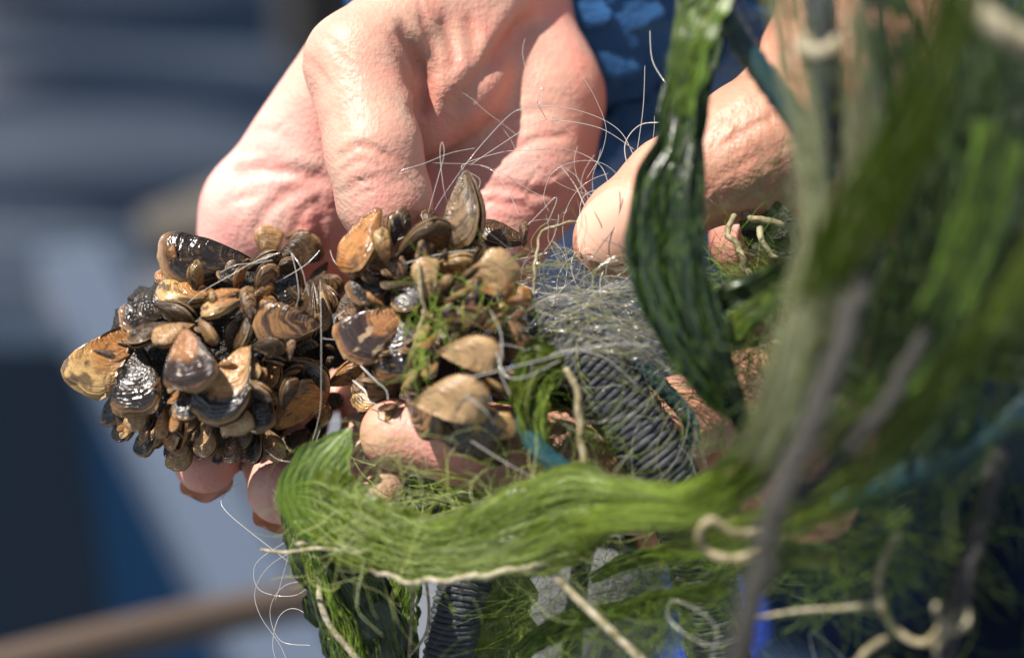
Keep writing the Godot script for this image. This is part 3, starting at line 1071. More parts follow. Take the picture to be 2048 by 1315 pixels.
func make_mussels() -> void:
	var grime := ntex(256, 0.03, 65, 5, [[0.0, Color(0.45, 0.45, 0.45)], [0.45, Color(0.6, 0.6, 0.6)], [0.62, Color(1, 1, 1)], [1.0, Color(1, 1, 1)]])
	for kk in NK * 2:
		var k := kk % NK
		var m := StandardMaterial3D.new()
		m.albedo_texture = shell_image(k, 176, 40 * int(kk / NK))
		m.roughness = [0.24, 0.30, 0.27, 0.29, 0.40, 0.23, 0.26, 0.26, 0.42][k]
		m.roughness_texture = grime
		m.metallic_specular = 0.55
		m.heightmap_enabled = true
		if kk == 0:
			M.relief = shell_relief(256)
		m.heightmap_texture = M.relief
		m.heightmap_scale = 0.022
		shell_mats.append(m)
	for k in 8:
		shell_big.append(valve_mesh(18, 30, [1.0, 1.15, 1.4, 0.85][k % 4], [0.20, 0.22, 0.24, 0.22][k % 4], 120 + k, 0.012 if k < 4 else 0.035))
		shell_small.append(valve_mesh(14, 24, [0.8, 0.95, 0.72, 0.64][k % 4], [0.16, 0.17, 0.15, 0.13][k % 4], 130 + k, 0.01 if k % 3 else 0.05))
	# dark threads and silt that hold the clump together
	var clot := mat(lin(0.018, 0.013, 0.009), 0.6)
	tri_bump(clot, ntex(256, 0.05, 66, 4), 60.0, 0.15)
	var nn := noise(1.0, 67, 4)
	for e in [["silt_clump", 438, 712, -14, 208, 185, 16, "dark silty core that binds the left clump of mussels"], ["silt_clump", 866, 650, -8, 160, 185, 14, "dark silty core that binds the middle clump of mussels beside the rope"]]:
		var g := Geo.new()
		var c := P(e[1], e[2], e[3])
		var mm: float = (FOCUS - e[3] * 0.001) * PX
		for i in 41:
			for j in 61:
				var th := PI * i / 40.0
				var ph := TAU * j / 60.0
				var d := Vector3(sin(th) * cos(ph), cos(th), sin(th) * sin(ph))
				var k: float = 1.0 + 0.16 * nn.get_noise_3dv(d * 3.0) + 0.10 * nn.get_noise_3dv(d * 11.0)
				g.v.append(c + cb * (d * Vector3(e[4] * mm, e[5] * mm, e[6] * 0.001) * k))
				g.n.append(cb * d)
		for i in 40:
			for j in 60:
				var a := i * 61 + j
				g.i.append_array([a, a + 61, a + 1, a + 1, a + 61, a + 62])
		g.smooth()
		tag(put(e[0], g.mesh(c), clot, null, c), e[7], "silt clump", "", "thing")
	# [across, down, lift, length px, angle, roll, lean, kind, shape, label, short name]; the left clump's lift counts from its surface
	var left := [
		[405, 522, 2, 182, 170, 28, 5, 0, 0, "large glossy black mussel with tan lower edge, topmost on the left clump", "the topmost black mussel"],
		[338, 562, -4, 58, 150, 50, 0, 1, 0, "small amber mussel tucked under the topmost black mussel's left end", ""],
		[376, 592, 0, 130, 172, 60, 0, 6, 0, "long amber mussel lying just beneath the topmost black mussel", "the long amber mussel"],
		[292, 634, 3, 96, 187, 30, 10, 0, 1, "smooth blue black pebble-like mussel at the clump's upper left edge", "the blue black mussel"],
		[330, 612, -2, 120, 190, 45, 0, 0, 0, "dark mussel with white worn patch above the blue black mussel", ""],
		[350, 622, 5, 92, -26, 55, 10, 4, 0, "ribbed brown wedge mussel with sharp beak pointing up left", "the ribbed brown wedge"],
		[212, 718, 2, 170, 219, 12, 8, 6, 1, "large cream and tan mussel forming the left end of the clump", "the large cream mussel"],
		[298, 668, 6, 84, 203, 62, 10, 4, 0, "flat olive mussel lapping over the large cream mussel", "the flat olive mussel"],
		[278, 762, 6, 148, 256, 14, 12, 0, 1, "broad matt black mussel between the large cream mussel and the patched one", "the broad black mussel"],
		[347, 668, 9, 80, 197, 50, 8, 3, 0, "cream mussel above the big patched mussel's left shoulder", "the cream mussel"],
		[380, 718, 13, 132, 263, 5, 16, 5, 2, "big patched mussel, orange above and black below, middle of the left clump", "the big patched mussel"],
		[388, 812, 8, 82, 205, 35, 10, 0, 0, "shiny blue grey mussel directly below the big patched mussel", "the shiny blue grey mussel"],
		[284, 830, 4, 74, 225, 30, 0, 3, 0, "cream and brown mussel below the broad black mussel", "the lower cream mussel"],
		[462, 768, 8, 182, 234, 22, 8, 7, 0, "long tan mussel with a black rounded end, right of the big patched mussel", "the black ended tan mussel"],
		[492, 655, 4, 105, 247, 68, 0, 4, 0, "matt brown mussel standing on edge behind the mottled triangular one", ""],
		[577, 650, 10, 136, 166, 14, 4, 2, 1, "mottled purple brown triangular mussel pointing right, right half of the left clump", "the mottled triangular mussel"],
		[620, 622, 3, 112, 262, 62, -6, 4, 0, "dark streaked mussel standing upright behind the mottled triangular mussel", ""],
		[474, 832, 10, 76, 264, 10, 14, 12, 2, "small white and pink mussel hanging beside the black flecked round one", "the white and pink mussel"],
		[517, 816, 7, 90, 246, 12, 8, 0, 2, "round black mussel with tan flecks right of the white and pink mussel", "the black flecked mussel"],
		[516, 776, 12, 64, -34, 62, 5, 0, 3, "slim dark mussel lying across the top of the black flecked one", ""],
		[592, 806, 6, 134, 40, 52, 6, 1, 1, "large tan open-faced mussel at the lower right of the left clump", "the large tan mussel"],
		[573, 786, 13, 64, 66, 55, 5, 4, 3, "narrow brown mussel riding on the large tan mussel", ""],
		[606, 742, 5, 116, -30, 45, 0, 0, 0, "black wedge mussel above the large tan mussel", "the black wedge"],
		[536, 690, 10, 60, -8, 40, 0, 4, 1, "dull purple oval mussel under the mottled triangular mussel", ""],
		[580, 700, 12, 40, 75, 10, 0, 2, 0, "little striped mussel hanging under the mottled triangular mussel", ""],
		[612, 692, 9, 42, 20, 20, 0, 0, 1, "little dark mussel right of the little striped one", ""],
		[442, 616, 8, 78, 197, 62, 4, 6, 3, "amber striped mussel lying open side up above the brown edge-on mussel", "the amber striped mussel"],
		[452, 592, 7, 62, 194, 66, 0, 1, 3, "narrow amber mussel just above the amber striped mussel", ""],
		[489, 592, 8, 44, 52, 30, 0, 3, 1, "small pale mussel next to the narrow amber mussel", ""],
		[516, 600, 3, 84, -22, 40, 0, 1, 0, "rusty brown mussel behind the small pale mussel", ""],
		[535, 487, 4, 66, 70, 15, 0, 3, 2, "translucent tan mussel standing up at the clump's top, left of the ribbed dark one", "the translucent tan mussel"],
		[594, 502, 5, 92, 12, 12, 4, 4, 1, "ribbed dark round mussel at the top right of the left clump", "the ribbed dark mussel"],
		[592, 470, 0, 44, 5, 50, 0, 12, 0, "small pale mussel lying on the ribbed dark mussel", ""],
		[526, 522, 6, 70, 20, 60, 0, 4, 3, "brown mussel lying level beneath the translucent tan mussel", ""],
		[568, 532, 8, 62, 12, 55, 0, 4, 0, "dull brown mussel with pale lip beneath the ribbed dark mussel", ""],
		[528, 562, 9, 74, 62, 45, 6, 2, 0, "zigzag striped wedge mussel under the brown level one", "the zigzag wedge"],
		[578, 565, 0, 104, 250, 30, 0, 0, 1, "deep black mussel in the hollow right of the zigzag wedge", ""],
		[640, 548, 4, 52, 230, 50, 0, 4, 0, "short brown mussel at the gap between the two clumps", ""],
		[664, 562, 6, 54, -32, 40, 5, 2, 0, "small striped mussel with shiny rim beside the gap between the clumps", ""],
		[657, 592, 9, 64, -64, 50, 0, 2, 1, "pointed striped mussel gaping slightly, right end of the left clump", "the gaping striped mussel"],
		[640, 622, 2, 78, 250, 20, 0, 12, 1, "pearly white mussel shell behind the gaping striped mussel", ""],
		[414, 874, 4, 76, 258, 28, 5, 3, 0, "cream and black mussel hanging from the clump's underside, above the index fingertip", "the hanging cream mussel"],
		[366, 904, 4, 78, 238, 25, 5, 3, 0, "cream mussel with black tip hanging lowest on the clump", "the lowest mussel"],
		[340, 890, 2, 50, 262, 40, 0, 0, 1, "small black mussel left of the lowest mussel", ""],
		[298, 874, 0, 80, 242, 35, 0, 7, 3, "slim tan mussel with dark tip, lower left underside", "the slim tan mussel"],
		[328, 846, 6, 58, 257, 30, 0, 1, 3, "slender amber mussel hanging above the slim tan mussel", ""],
		[350, 838, 8, 44, 262, 20, 10, 1, 0, "tiny amber mussel below the shiny blue grey mussel", ""],
		[358, 842, 1, 112, 258, 62, 0, 1, 3, "long amber mussel edge on behind the tiny amber one", ""],
		[467, 894, 6, 64, 250, 40, 0, 2, 0, "striped mussel in the bottom row, right of the hanging cream mussel", "the bottom striped mussel"],
		[514, 892, 6, 66, 258, 50, 6, 0, 0, "black ribbed mussel in the bottom row between striped and grey ones", "the bottom black mussel"],
		[548, 888, 6, 62, 284, 30, 0, 3, 1, "grey and cream mussel in the bottom row, right of the bottom black mussel", ""],
		[586, 884, 7, 68, 214, 45, 5, 4, 0, "brown mussel with pale edge in the bottom row, over the middle finger", "the pale edged mussel"],
		[608, 898, 5, 78, 228, 35, 0, 2, 0, "striped brown mussel at the right end of the bottom row", ""],
		[632, 862, 0, 74, 240, 30, 0, 0, 1, "dark mussel in shade right of the pale edged mussel", ""],
		[226, 818, -4, 70, 252, 40, 0, 0, 0, "black mussel in shade below the large cream mussel", ""],
		[246, 852, -4, 60, 250, 45, 0, 4, 0, "dull brown mussel hanging at the lower left under the broad black mussel", ""],
		[416, 662, 9, 58, -56, 62, 0, 3, 3, "thin blue white mussel right of the cream mussel", ""],
		[464, 672, 3, 66, 72, 50, 0, 4, 0, "dark mussel leaning left of the matt brown edge-on one", ""],
		[640, 812, 2, 66, -62, 45, 0, 1, 0, "rusty mussel right of the large tan mussel", ""],
		[656, 806, -2, 58, 22, 40, 0, 4, 0, "brown mussel in the gap beside the ring finger", ""],
		[208, 706, 14, 44, -18, 55, 0, 2, 3, "tiny striped mussel riding on the large cream mussel", ""],
		[214, 768, 12, 34, 82, 30, 0, 6, 1, "tiny pale mussel stuck on the lower half of the large cream mussel", ""],
		[158, 742, 0, 26, 130, 40, 0, 1, 1, "speck-sized mussel stuck on the large cream mussel's left rim", ""],
		[352, 765, 10, 46, 232, 50, 0, 3, 0, "small grey white mussel at the lower left edge of the big patched mussel", ""],
		[490, 782, 12, 36, 205, 40, 0, 3, 3, "tiny cream mussel left of the slim dark one", ""],
		[452, 850, 3, 44, 268, 30, 0, 6, 0, "small tan mussel left of the white and pink mussel", ""],
		[488, 862, 2, 74, 250, 40, 0, 4, 0, "brown mussel behind the white and pink mussel", ""],
		[548, 742, 3, 70, 250, 45, 0, 1, 0, "amber mussel sliver between the long tan mussel and the black wedge", ""],
	]
	var mid := [
		[730, 484, 13, 142, 236, 56, 0, 1, 1, "large orange mussel seen open edge on, left end of the middle clump", "the large orange mussel"],
		[786, 458, 13, 62, 82, 50, 0, 0, 3, "slim black mussel standing upright right of the large orange mussel", ""],
		[806, 446, 12, 60, 100, 50, 0, 4, 3, "slim brown mussel standing beside the slim black one", ""],
		[764, 492, 17, 66, 98, 35, 0, 6, 3, "leaf shaped pale tan mussel in front of the large orange mussel", ""],
		[846, 480, 13, 136, 22, 58, 6, 4, 1, "olive ridged mussel lying at the foot of the tall upright mussel", "the olive ridged mussel"],
		[934, 420, 12, 164, 262, 48, 8, 8, 3, "tall grey brown mussel standing upright with its beak at the top", "the tall upright mussel"],
		[746, 576, 12, 98, 196, 28, 6, 0, 0, "glossy dark mussel with orange beak, left side of the middle clump", "the glossy dark mussel"],
		[806, 568, 8, 104, -52, 45, 0, 1, 0, "tan mussel behind the glossy dark mussel", ""],
		[788, 532, 14, 60, -45, 30, 8, 2, 0, "black and white striped mussel above the tan mussel", ""],
		[752, 662, 13, 160, 204, 14, 8, 5, 1, "large purple brown banded mussel overhanging the gap between the clumps", "the large banded mussel"],
		[800, 686, 13, 158, 262, 24, 10, 0, 1, "large black mussel hanging just right of the large banded mussel", "the large black mussel"],
		[850, 556, 22, 76, 80, 15, 0, 12, 1, "white cream mussel standing at the front of the middle clump", "the white mussel"],
		[974, 548, 22, 116, 20, 20, 6, 12, 1, "pale cream mussel with a long beak, upper right of the middle clump", "the pale beaked mussel"],
		[908, 528, 18, 84, 4, 58, 0, 6, 0, "tan mussel between the white mussel and the pale beaked one", ""],
		[925, 632, 24, 94, 12, 25, 6, 2, 0, "brown barred mussel at the middle of the middle clump", "the brown barred mussel"],
		[942, 704, 28, 130, -14, 25, 6, 12, 0, "cream mussel with green edge below the brown barred mussel", "the green edged mussel"],
		[842, 726, 17, 96, 60, 40, 0, 4, 1, "dark hollow mussel with tan rim left of the green edged mussel", ""],
		[902, 796, 30, 150, -8, 22, 8, 12, 1, "largest cream mussel with brown bars, above the lower finger", "the largest cream mussel"],
		[936, 858, 22, 190, -22, 30, 6, 4, 0, "large grey brown mussel resting on the lower finger", "the large grey brown mussel"],
		[848, 826, 22, 104, -62, 30, 0, 2, 0, "speckled mussel left of the largest cream mussel", ""],
		[992, 856, 25, 88, 14, 25, 0, 6, 0, "olive tan mussel at the lower right of the middle clump", ""],
		[756, 792, 4, 98, 202, 40, 0, 6, 3, "flat tan mussel lying on the ring finger", ""],
		[724, 768, 4, 56, 240, 40, 0, 2, 0, "small grey mussel above the flat tan mussel", ""],
		[696, 746, -2, 84, 22, 50, 0, 1, 0, "brown and white mussel under the large banded mussel", ""],
		[1047, 468, 6, 48, 84, 40, 0, 2, 3, "tiny striped mussel caught in the line tangle near the fingertip", ""],
		[1004, 474, 0, 92, 160, 50, 0, 4, 0, "dark brown mussel right of the tall upright mussel", ""],
		[1000, 622, 20, 58, 30, 40, 0, 6, 0, "small tan mussel right of the brown barred mussel", ""],
		[1028, 652, 18, 52, 20, 30, 0, 3, 0, "small pale mussel under green threads at the right edge of the middle clump", ""],
		[1036, 688, 16, 58, 45, 30, 0, 1, 0, "rusty small mussel at the right edge of the middle clump", ""],
		[1048, 600, 12, 54, 100, 40, 0, 1, 0, "small dark orange mussel half hidden by the line tangle", ""],
		[966, 768, 24, 52, 10, 30, 0, 1, 0, "small orange mussel right above the largest cream mussel", ""],
		[1010, 760, 22, 56, 15, 35, 0, 6, 0, "small yellow tan mussel at the lower right, beside the green weed", ""],
		[884, 582, 18, 44, 60, 30, 0, 4, 1, "round dark little mussel beneath the white mussel", ""],
		[950, 590, 17, 56, 250, 30, 0, 0, 1, "black little mussel under the pale beaked mussel", ""],
		[700, 606, 6, 70, 250, 40, 0, 4, 0, "dark brown mussel left of the large banded mussel's top", ""],
		[830, 596, 14, 90, 200, 40, 0, 0, 0, "dark mussel behind the large black mussel's top", ""],
		[900, 670, 16, 66, 200, 40, 0, 4, 0, "brown mussel between the barred and the green edged ones", ""],
		[868, 446, 6, 60, 140, 50, 0, 4, 0, "small brown mussel behind the olive ridged mussel", ""],
	]
	for e in left:
		e[2] += clump_front(e[0], e[1])
	for e in left + mid:
		var big: bool = e[3] > 52
		mussel(P(e[0], e[1], e[2]), stance(deg_to_rad(e[4]), deg_to_rad(e[5]), deg_to_rad(e[6])), (1.04 if e[3] > 120 else 1.12) * e[3] * (FOCUS - e[2] * 0.001) * PX, e[7], e[8], big, e[9], "mussels clinging to the rope")
		placed.append([e[0], e[1], e[10], e[3], e[2]])
	# small ones that fill the hollows between; each is described by the larger one that it sits against
	var taken := {}
	var made := 0
	var r := RandomNumberGenerator.new()
	r.seed = 77
	var tries := 0
	while made < 188 and tries < 9000:
		tries += 1
		var u := r.randf_range(200, 660)
		var v := r.randf_range(470, 915)
		var w := clump_front(u, v) + r.randf_range(0, 9)
		if made > 94:
			u = r.randf_range(690, 1050)
			v = r.randf_range(500, 880)
			w = 6.0 + 17.0 * clampf((u - 720.0) / 160.0, 0.0, 1.0) + r.randf_range(-2, 7)
			if pow((u - 868.0) / 180.0, 2) + pow((v - 670.0) / 200.0, 2) > 1.0:
				continue
		elif pow((u - 420.0) / 245.0, 2) + pow((v - 708.0) / 205.0, 2) > 1.0 or (u < 340 and v < 610) or (u < 290 and v < 660) or (u > 600 and v < 540):
			continue
		var near := 1e9
		var who := ""
		var du := Vector2.ZERO
		for q in placed:
			var d := Vector2(u - q[0], v - q[1])
			if d.length() < near and q[3] > 60:
				near = d.length()
			if q[2] == "":
				continue
		if near < 17.0:
			continue
		var best := 1e9
		for q in placed:
			if q[2] == "":
				continue
			var d := Vector2(u - q[0], v - q[1])
			if d.length() < best:
				best = d.length()
				who = q[2]
				du = d
		var len_px := r.randf_range(27, 60)
		var size := "speck-sized" if len_px < 33 else "tiny" if len_px < 46 else "little"
		var kind: int = [0, 0, 1, 2, 2, 3, 4, 7, 6, 1][r.randi() % 10]
		var side := ("right of" if du.x > 0 else "left of") if absf(du.x) > absf(du.y) else ("below" if du.y > 0 else "above")
		var label := "%s %s mussel tucked in just %s %s" % [size, KINDS[kind], side, who]
		if taken.has(label):
			label = "%s %s mussel a little %s and %s %s" % [size, KINDS[kind], "higher" if du.y < 0 else "lower", "left of" if du.x < 0 else "right of", who]
		if taken.has(label):
			continue
		taken[label] = true
		placed.append([u, v, "", len_px, w])
		mussel(P(u, v, w), stance(atan2(-(v - (705.0 if u < 670 else 660.0)), u - (420.0 if u < 670 else 860.0)) + r.randfn() * 0.75, r.randf_range(0.2, 1.5), r.randf_range(-0.2, 0.7)), len_px * FOCUS * PX, kind, r.randi() % 4, false, label, "mussels clinging to the rope")
		made += 1

# ---------- ropes, twines, cords ----------
func cord(called: String, pts: Array, r0: float, r1: float, m: Material, label: String, category: String, group := "", lobes := 0, pitch := 0.006, sides := 10, depth := 0.18, steps := 8, kink := 0.0) -> MeshInstance3D:
	var g := Geo.new()
	var p := curve(PV(pts), steps)
	if kink > 0.0:
		var nn := noise(1.0, 200 + pts.size() + int(pts[0][0]), 3)
		for k in p.size():
			var q := p[k] * 160.0
			p[k] += Vector3(nn.get_noise_3dv(q), nn.get_noise_3dv(q + Vector3(40, 0, 0)), nn.get_noise_3dv(q + Vector3(0, 40, 0))) * kink * 0.001
	tube(g, p, r0 * 0.001, r1 * 0.001, sides, lobes, pitch, depth)
	var o := put(called, g.mesh(p[0]), m)
	o.position = p[0]
	tag(o, label, category, group)
	return o

# a braided sleeve: strands that cross over and under round a core
func braid(called: String, pts: Array, r: float, strands: int, pitch: float, core: Material, yarn: Material, label: String, group := "") -> void:
	var p := curve(PV(pts), 18)
	var o := thing(called, p[0], label, "rope", group)
	var g := Geo.new()
	tube(g, p, r * 0.00093, r * 0.00093, 20)
	put("core", g.mesh(p[0]), core, o)
	# frames
	var up := Vector3.ZERO
	var ups := PackedVector3Array()
	var sds := PackedVector3Array()
	var al := PackedFloat32Array()
	var run := 0.0
	for k in p.size():
		var tn := (p[mini(k + 1, p.size() - 1)] - p[maxi(k - 1, 0)]).normalized()
		up = tn.cross(Vector3(0.31, 0.77, 0.55)).normalized() if k == 0 else (up - tn * up.dot(tn)).normalized()
		if k > 0:
			run += p[k].distance_to(p[k - 1])
		ups.append(up)
		sds.append(tn.cross(up))
		al.append(run)
	var wear := noise(1.0, 210, 3)
	for hand in [1.0]:
		for s in strands:
			g = Geo.new()
			var q := PackedVector3Array()
			var n := int(run / pitch * 18.0) + 2
			var k := 0
			for i in n:
				var at := run * i / (n - 1)
				while k < p.size() - 2 and al[k + 1] < at:
					k += 1
				var f := clampf((at - al[k]) / maxf(al[k + 1] - al[k], 1e-6), 0.0, 1.0)
				var an: float = TAU * (s / float(strands) + hand * at / pitch)
				var over := 0.93 + 0.09 * wear.get_noise_2d(at * 400.0, an * 1.5 + s * 20.0) + 0.03 * sin(an * 9.0 + at * 300.0)
				var u2 := ups[k].lerp(ups[k + 1], f)
				var s2 := sds[k].lerp(sds[k + 1], f)
				q.append(p[k].lerp(p[k + 1], f) + (u2 * cos(an) + s2 * sin(an)) * r * 0.001 * over)
			tube(g, q, pitch * 0.23, pitch * 0.23, 5)
			put("strand", g.mesh(p[0]), yarn, o)

func make_ropes() -> void:
	var twine := mat(lin(0.38, 0.34, 0.24), 0.7)
	tri_bump(twine, ntex(256, 0.06, 81, 3), 70.0, 0.02)
	M.twine = twine
	var soil := ntex(256, 0.02, 85, 4, [[0.0, Color(0.42, 0.40, 0.28)], [0.4, Color(0.72, 0.69, 0.56)], [0.6, Color(0.95, 0.93, 0.86)], [1.0, Color(1, 1, 1)]])
	twine.albedo_texture = soil
	var pale := mat(lin(0.44, 0.41, 0.33), 0.65)
	pale.albedo_texture = soil
	tri_bump(pale, M.twine.heightmap_texture, 70.0, 0.02)
	var teal := mat(lin(0.014, 0.066, 0.082), 0.38)
	teal.clearcoat_enabled = true
	teal.clearcoat = 0.4
	var deepteal := mat(lin(0.008, 0.040, 0.048), 0.4)
	deepteal.clearcoat_enabled = true
	deepteal.clearcoat = 0.4
	var black := mat(lin(0.024, 0.026, 0.031), 0.6)
	var yarn := mat(lin(0.050, 0.054, 0.066), 0.7)
	var bark := mat(lin(0.036, 0.034, 0.029), 0.8)
	tri_bump(bark, ntex(256, 0.05, 82, 4), 50.0, 0.12)
	var darkbark := mat(lin(0.035, 0.032, 0.030), 0.75)
	tri_bump(darkbark, bark.heightmap_texture, 50.0, 0.12)
	M.teal = teal
	# the rope that carries the mussels: black braided line
	braid("braided_rope", [[520, 700, -26], [760, 660, -18], [960, 650, -6], [1130, 690, 8], [1235, 800, 12], [1330, 950, 10], [1400, 1120, 0], [1440, 1340, -12]], 7.0, 3, 0.0042, black, yarn, "thick dark grey braided rope running out of the mussel clumps under the fingertip", "")
	braid("braided_rope", [[1010, 1010, -14], [960, 1090, -10], [925, 1180, -8], [900, 1300, -10], [885, 1420, -14]], 5.6, 3, 0.0038, black, yarn, "black braided rope hanging down below the green weed, bottom centre", "")
	cord("dark_rope", [[1190, 1010, -30], [1165, 1120, -26], [1150, 1220, -24], [1135, 1400, -26]], 2.6, 2.6, black, "thin black rope hanging right of the braided rope at bottom centre", "rope", "", 3, 0.008)
	# teal twisted cord
	cord("teal_cord", [[1120, 735, 20], [1060, 790, 24], [1048, 830, 25], [1072, 890, 26], [1120, 935, 26], [1180, 968, 24], [1240, 1010, 18]], 2.4, 2.5, teal, "smooth teal cord looping round below the mussel clump", "cord", "", 3, 0.009, 12, 0.16)
	cord("teal_cord", [[1420, -40, 46], [1470, 60, 47], [1535, 160, 48], [1600, 250, 48], [1660, 360, 44]], 2.7, 2.7, deepteal, "dark teal rope crossing over the wrist of the pinching hand", "rope", "", 3, 0.010, 12, 0.22)
	cord("teal_cord", [[1520, 1030, 48], [1680, 1000, 56], [1820, 945, 62], [1940, 890, 66], [2090, 780, 70]], 2.9, 3.2, teal, "blurred teal rope sweeping up to the right edge of the weed", "rope", "", 3, 0.012, 12, 0.15)
	cord("teal_cord", [[1270, 720, 14], [1340, 790, 12], [1380, 840, 10], [1385, 890, 6]], 1.9, 1.9, teal, "short teal cord inside the weed right of the braided rope", "cord", "", 3, 0.009, 12, 0.16)
	cord("beaded_cord", [[800, 950, -14], [775, 1010, -14], [770, 1050, -16], [735, 1120, -14], [715, 1190, -14], [690, 1330, -14]], 1.7, 1.7, teal, "beaded teal cord showing behind the hanging weed strip, bottom left of the weed", "cord", "", 2, 0.004, 12, 0.45, 24)
	# stout grey stems or old ropes, out of focus in front
	cord("grey_rope", [[1760, 420, 92], [1705, 620, 104], [1640, 800, 112], [1570, 980, 116], [1525, 1130, 116], [1470, 1360, 112]], 2.0, 2.3, bark, "weathered grey rope slanting down through the foreground weed", "rope", "", 0, 0.01, 10, 0.1, 10, 1.4)
	cord("grey_rope", [[1600, 1010, 112], [1670, 920, 108], [1780, 800, 104], [1850, 650, 100]], 1.5, 1.2, bark, "weathered grey rope branching up right from the slanting one", "rope", "", 0, 0.01, 10, 0.1, 10, 1.2)
	cord("dark_rope", [[2000, 900, 70], [1965, 1020, 72], [1930, 1150, 74], [1905, 1240, 74], [1880, 1370, 74]], 2.0, 2.1, darkbark, "dark rough rope hanging at the lower right with a white twine tied round it", "rope", "", 0, 0.01, 10, 0.1, 10, 0.9)
	cord("dark_rope", [[1640, -40, 66], [1648, 120, 66], [1655, 330, 62]], 3.4, 3.4, black, "black rope hanging at the top between pale weed veils", "rope", "", 3, 0.012)
	# cream netting twine
	var tw := "cream netting twine"
	cord("twine", [[740, 1140, 31], [800, 1158, 32], [870, 1162, 33], [950, 1150, 34], [1030, 1138, 34], [1095, 1130, 33]], 0.55, 0.95, pale, "cream twine along the lower edge of the bright green weed strip", "twine", tw, 3, 0.0035, 10, 0.35, 10, 1.3)
	cord("twine", [[1088, 1122, 32], [1130, 1172, 33], [1200, 1240, 35], [1310, 1345, 38]], 0.95, 1.0, pale, "thick cream twine slanting down right from its knot to the bottom edge", "twine", tw, 3, 0.0040, 10, 0.25)
	cord("twine", [[1092, 1126, 32], [1105, 1090, 32], [1150, 1045, 30]], 0.9, 0.7, pale, "short cream twine rising from the knot into the bright weed", "twine", tw, 3, 0.0035)
	cord("twine", [[1128, 740, 26], [1150, 770, 28], [1160, 830, 29], [1162, 890, 30], [1186, 975, 30]], 0.9, 1.0, twine, "upright cream twine in front of the braided rope", "twine", tw, 3, 0.0035, 10, 0.35, 8, 0.6)
	cord("twine", [[1540, 1058, 60], [1470, 1066, 62], [1425, 1040, 63], [1398, 1066, 62], [1418, 1104, 60], [1478, 1116, 62], [1545, 1086, 64]], 0.9, 0.9, twine, "cream twine ring round the weed, bottom centre right", "twine", tw, 3, 0.004)
	cord("twine", [[1800, 1060, 66], [1760, 1140, 66], [1762, 1210, 66], [1800, 1265, 66], [1850, 1285, 68], [1885, 1250, 71]], 0.7, 0.85, twine, "cream twine curving down to the dark rough rope", "twine", tw, 3, 0.004)
	cord("twine", [[1872, 1205, 76], [1880, 1240, 78], [1912, 1262, 78], [1935, 1240, 77], [1925, 1210, 75], [1895, 1260, 77], [1870, 1300, 76]], 0.7, 0.7, pale, "white twine knotted round the dark rough rope", "twine", tw, 3, 0.004)
	cord("twine", [[1765, 1205, 66], [1690, 1215, 62], [1590, 1222, 58], [1490, 1240, 56]], 0.55, 0.35, pale, "thin cream twine running level across the lower right", "twine", tw)
	cord("twine", [[1775, 1275, 66], [1735, 1300, 65], [1700, 1345, 64]], 0.8, 0.8, twine, "cream twine end leaving the curved one at the bottom edge", "twine", tw, 3, 0.004)
	cord("twine", [[1900, -40, 110], [1960, 25, 112], [2020, 70, 112], [2100, 110, 110]], 2.3, 2.4, pale, "broad blurred cream strap at the top right corner", "strap")
	cord("twine", [[1600, 78, 92], [1622, 104, 93], [1655, 104, 93], [1680, 80, 92]], 1.9, 1.5, pale, "blurred cream twine bow at the top, in front of the black rope", "twine", tw)
	cord("twine", [[640, 1150, 10], [640, 1200, 14], [662, 1255, 14], [700, 1300, 14], [735, 1350, 14]], 0.75, 0.85, pale, "cream twine hanging down the dark weed strip, bottom left", "twine", tw, 3, 0.003)
	cord("twine", [[640, 1150, 10], [650, 1138, 11], [660, 1150, 11], [655, 1175, 11]], 0.6, 0.5, twine, "tiny cream twine hook at the top of the hanging twine", "twine", tw)
	cord("twine", [[826, 1160, 10], [824, 1230, 8], [815, 1350, 6]], 0.5, 0.5, twine, "straight thin tan twine hanging left of the black braided rope", "twine", tw, 3, 0.003)
	cord("twine", [[852, 1160, 12], [858, 1220, 10], [850, 1270, 10], [820, 1310, 8]], 0.35, 0.35, pale, "thin white twine hanging beside the straight tan one", "twine", tw)
	cord("twine", [[590, 1088, 22], [650, 1082, 24], [720, 1105, 26], [640, 1096, 25], [570, 1104, 22], [520, 1098, 16]], 0.55, 0.3, pale, "white doubled twine sticking out left from the weed strip", "twine", tw)
	cord("twine", [[838, 525, 24], [842, 590, 24], [850, 620, 23], [838, 660, 22], [828, 700, 20]], 0.45, 0.6, twine, "pale twine hanging from the white mussel", "twine", tw)
	cord("twine", [[1166, 446, 5], [1130, 447, 8], [1080, 466, 9], [1072, 520, 12], [1066, 590, 14]], 0.35, 0.4, twine, "cream twine bending down beside the fingertip", "twine", tw, 3, 0.003, 10, 0.3, 8, 0.8)
	cord("twine", [[1470, 425, 6], [1455, 470, 8], [1478, 490, 9], [1490, 530, 10], [1505, 555, 10]], 0.7, 0.9, twine, "frayed tan twine under the base of the pinching thumb", "twine", tw, 3, 0.003, 8, 0.2, 8, 1.0)
	cord("twine", [[1480, 428, 4], [1530, 440, 6], [1580, 452, 6], [1588, 480, 6], [1580, 500, 6]], 0.9, 0.8, twine, "frayed tan twine lying across the dark rag by the other hand's fingertips", "twine", tw, 3, 0.003, 8, 0.2, 8, 1.0)
	cord("twine", [[1520, 452, 6], [1528, 490, 8], [1560, 520, 8]], 0.9, 0.5, twine, "short tan twine fork hanging over the dark rag", "twine", tw, 3, 0.003, 8, 0.2, 8, 0.8)
	cord("twig", [[498, 770, 8], [460, 742, 12], [520, 705, 13], [535, 694, 12]].slice(1), 0.35, 0.5, black, "short black twig lying across the black ended tan mussel", "twig")
	# dark rag-like remains of bark by the second hand
	var g := Geo.new()
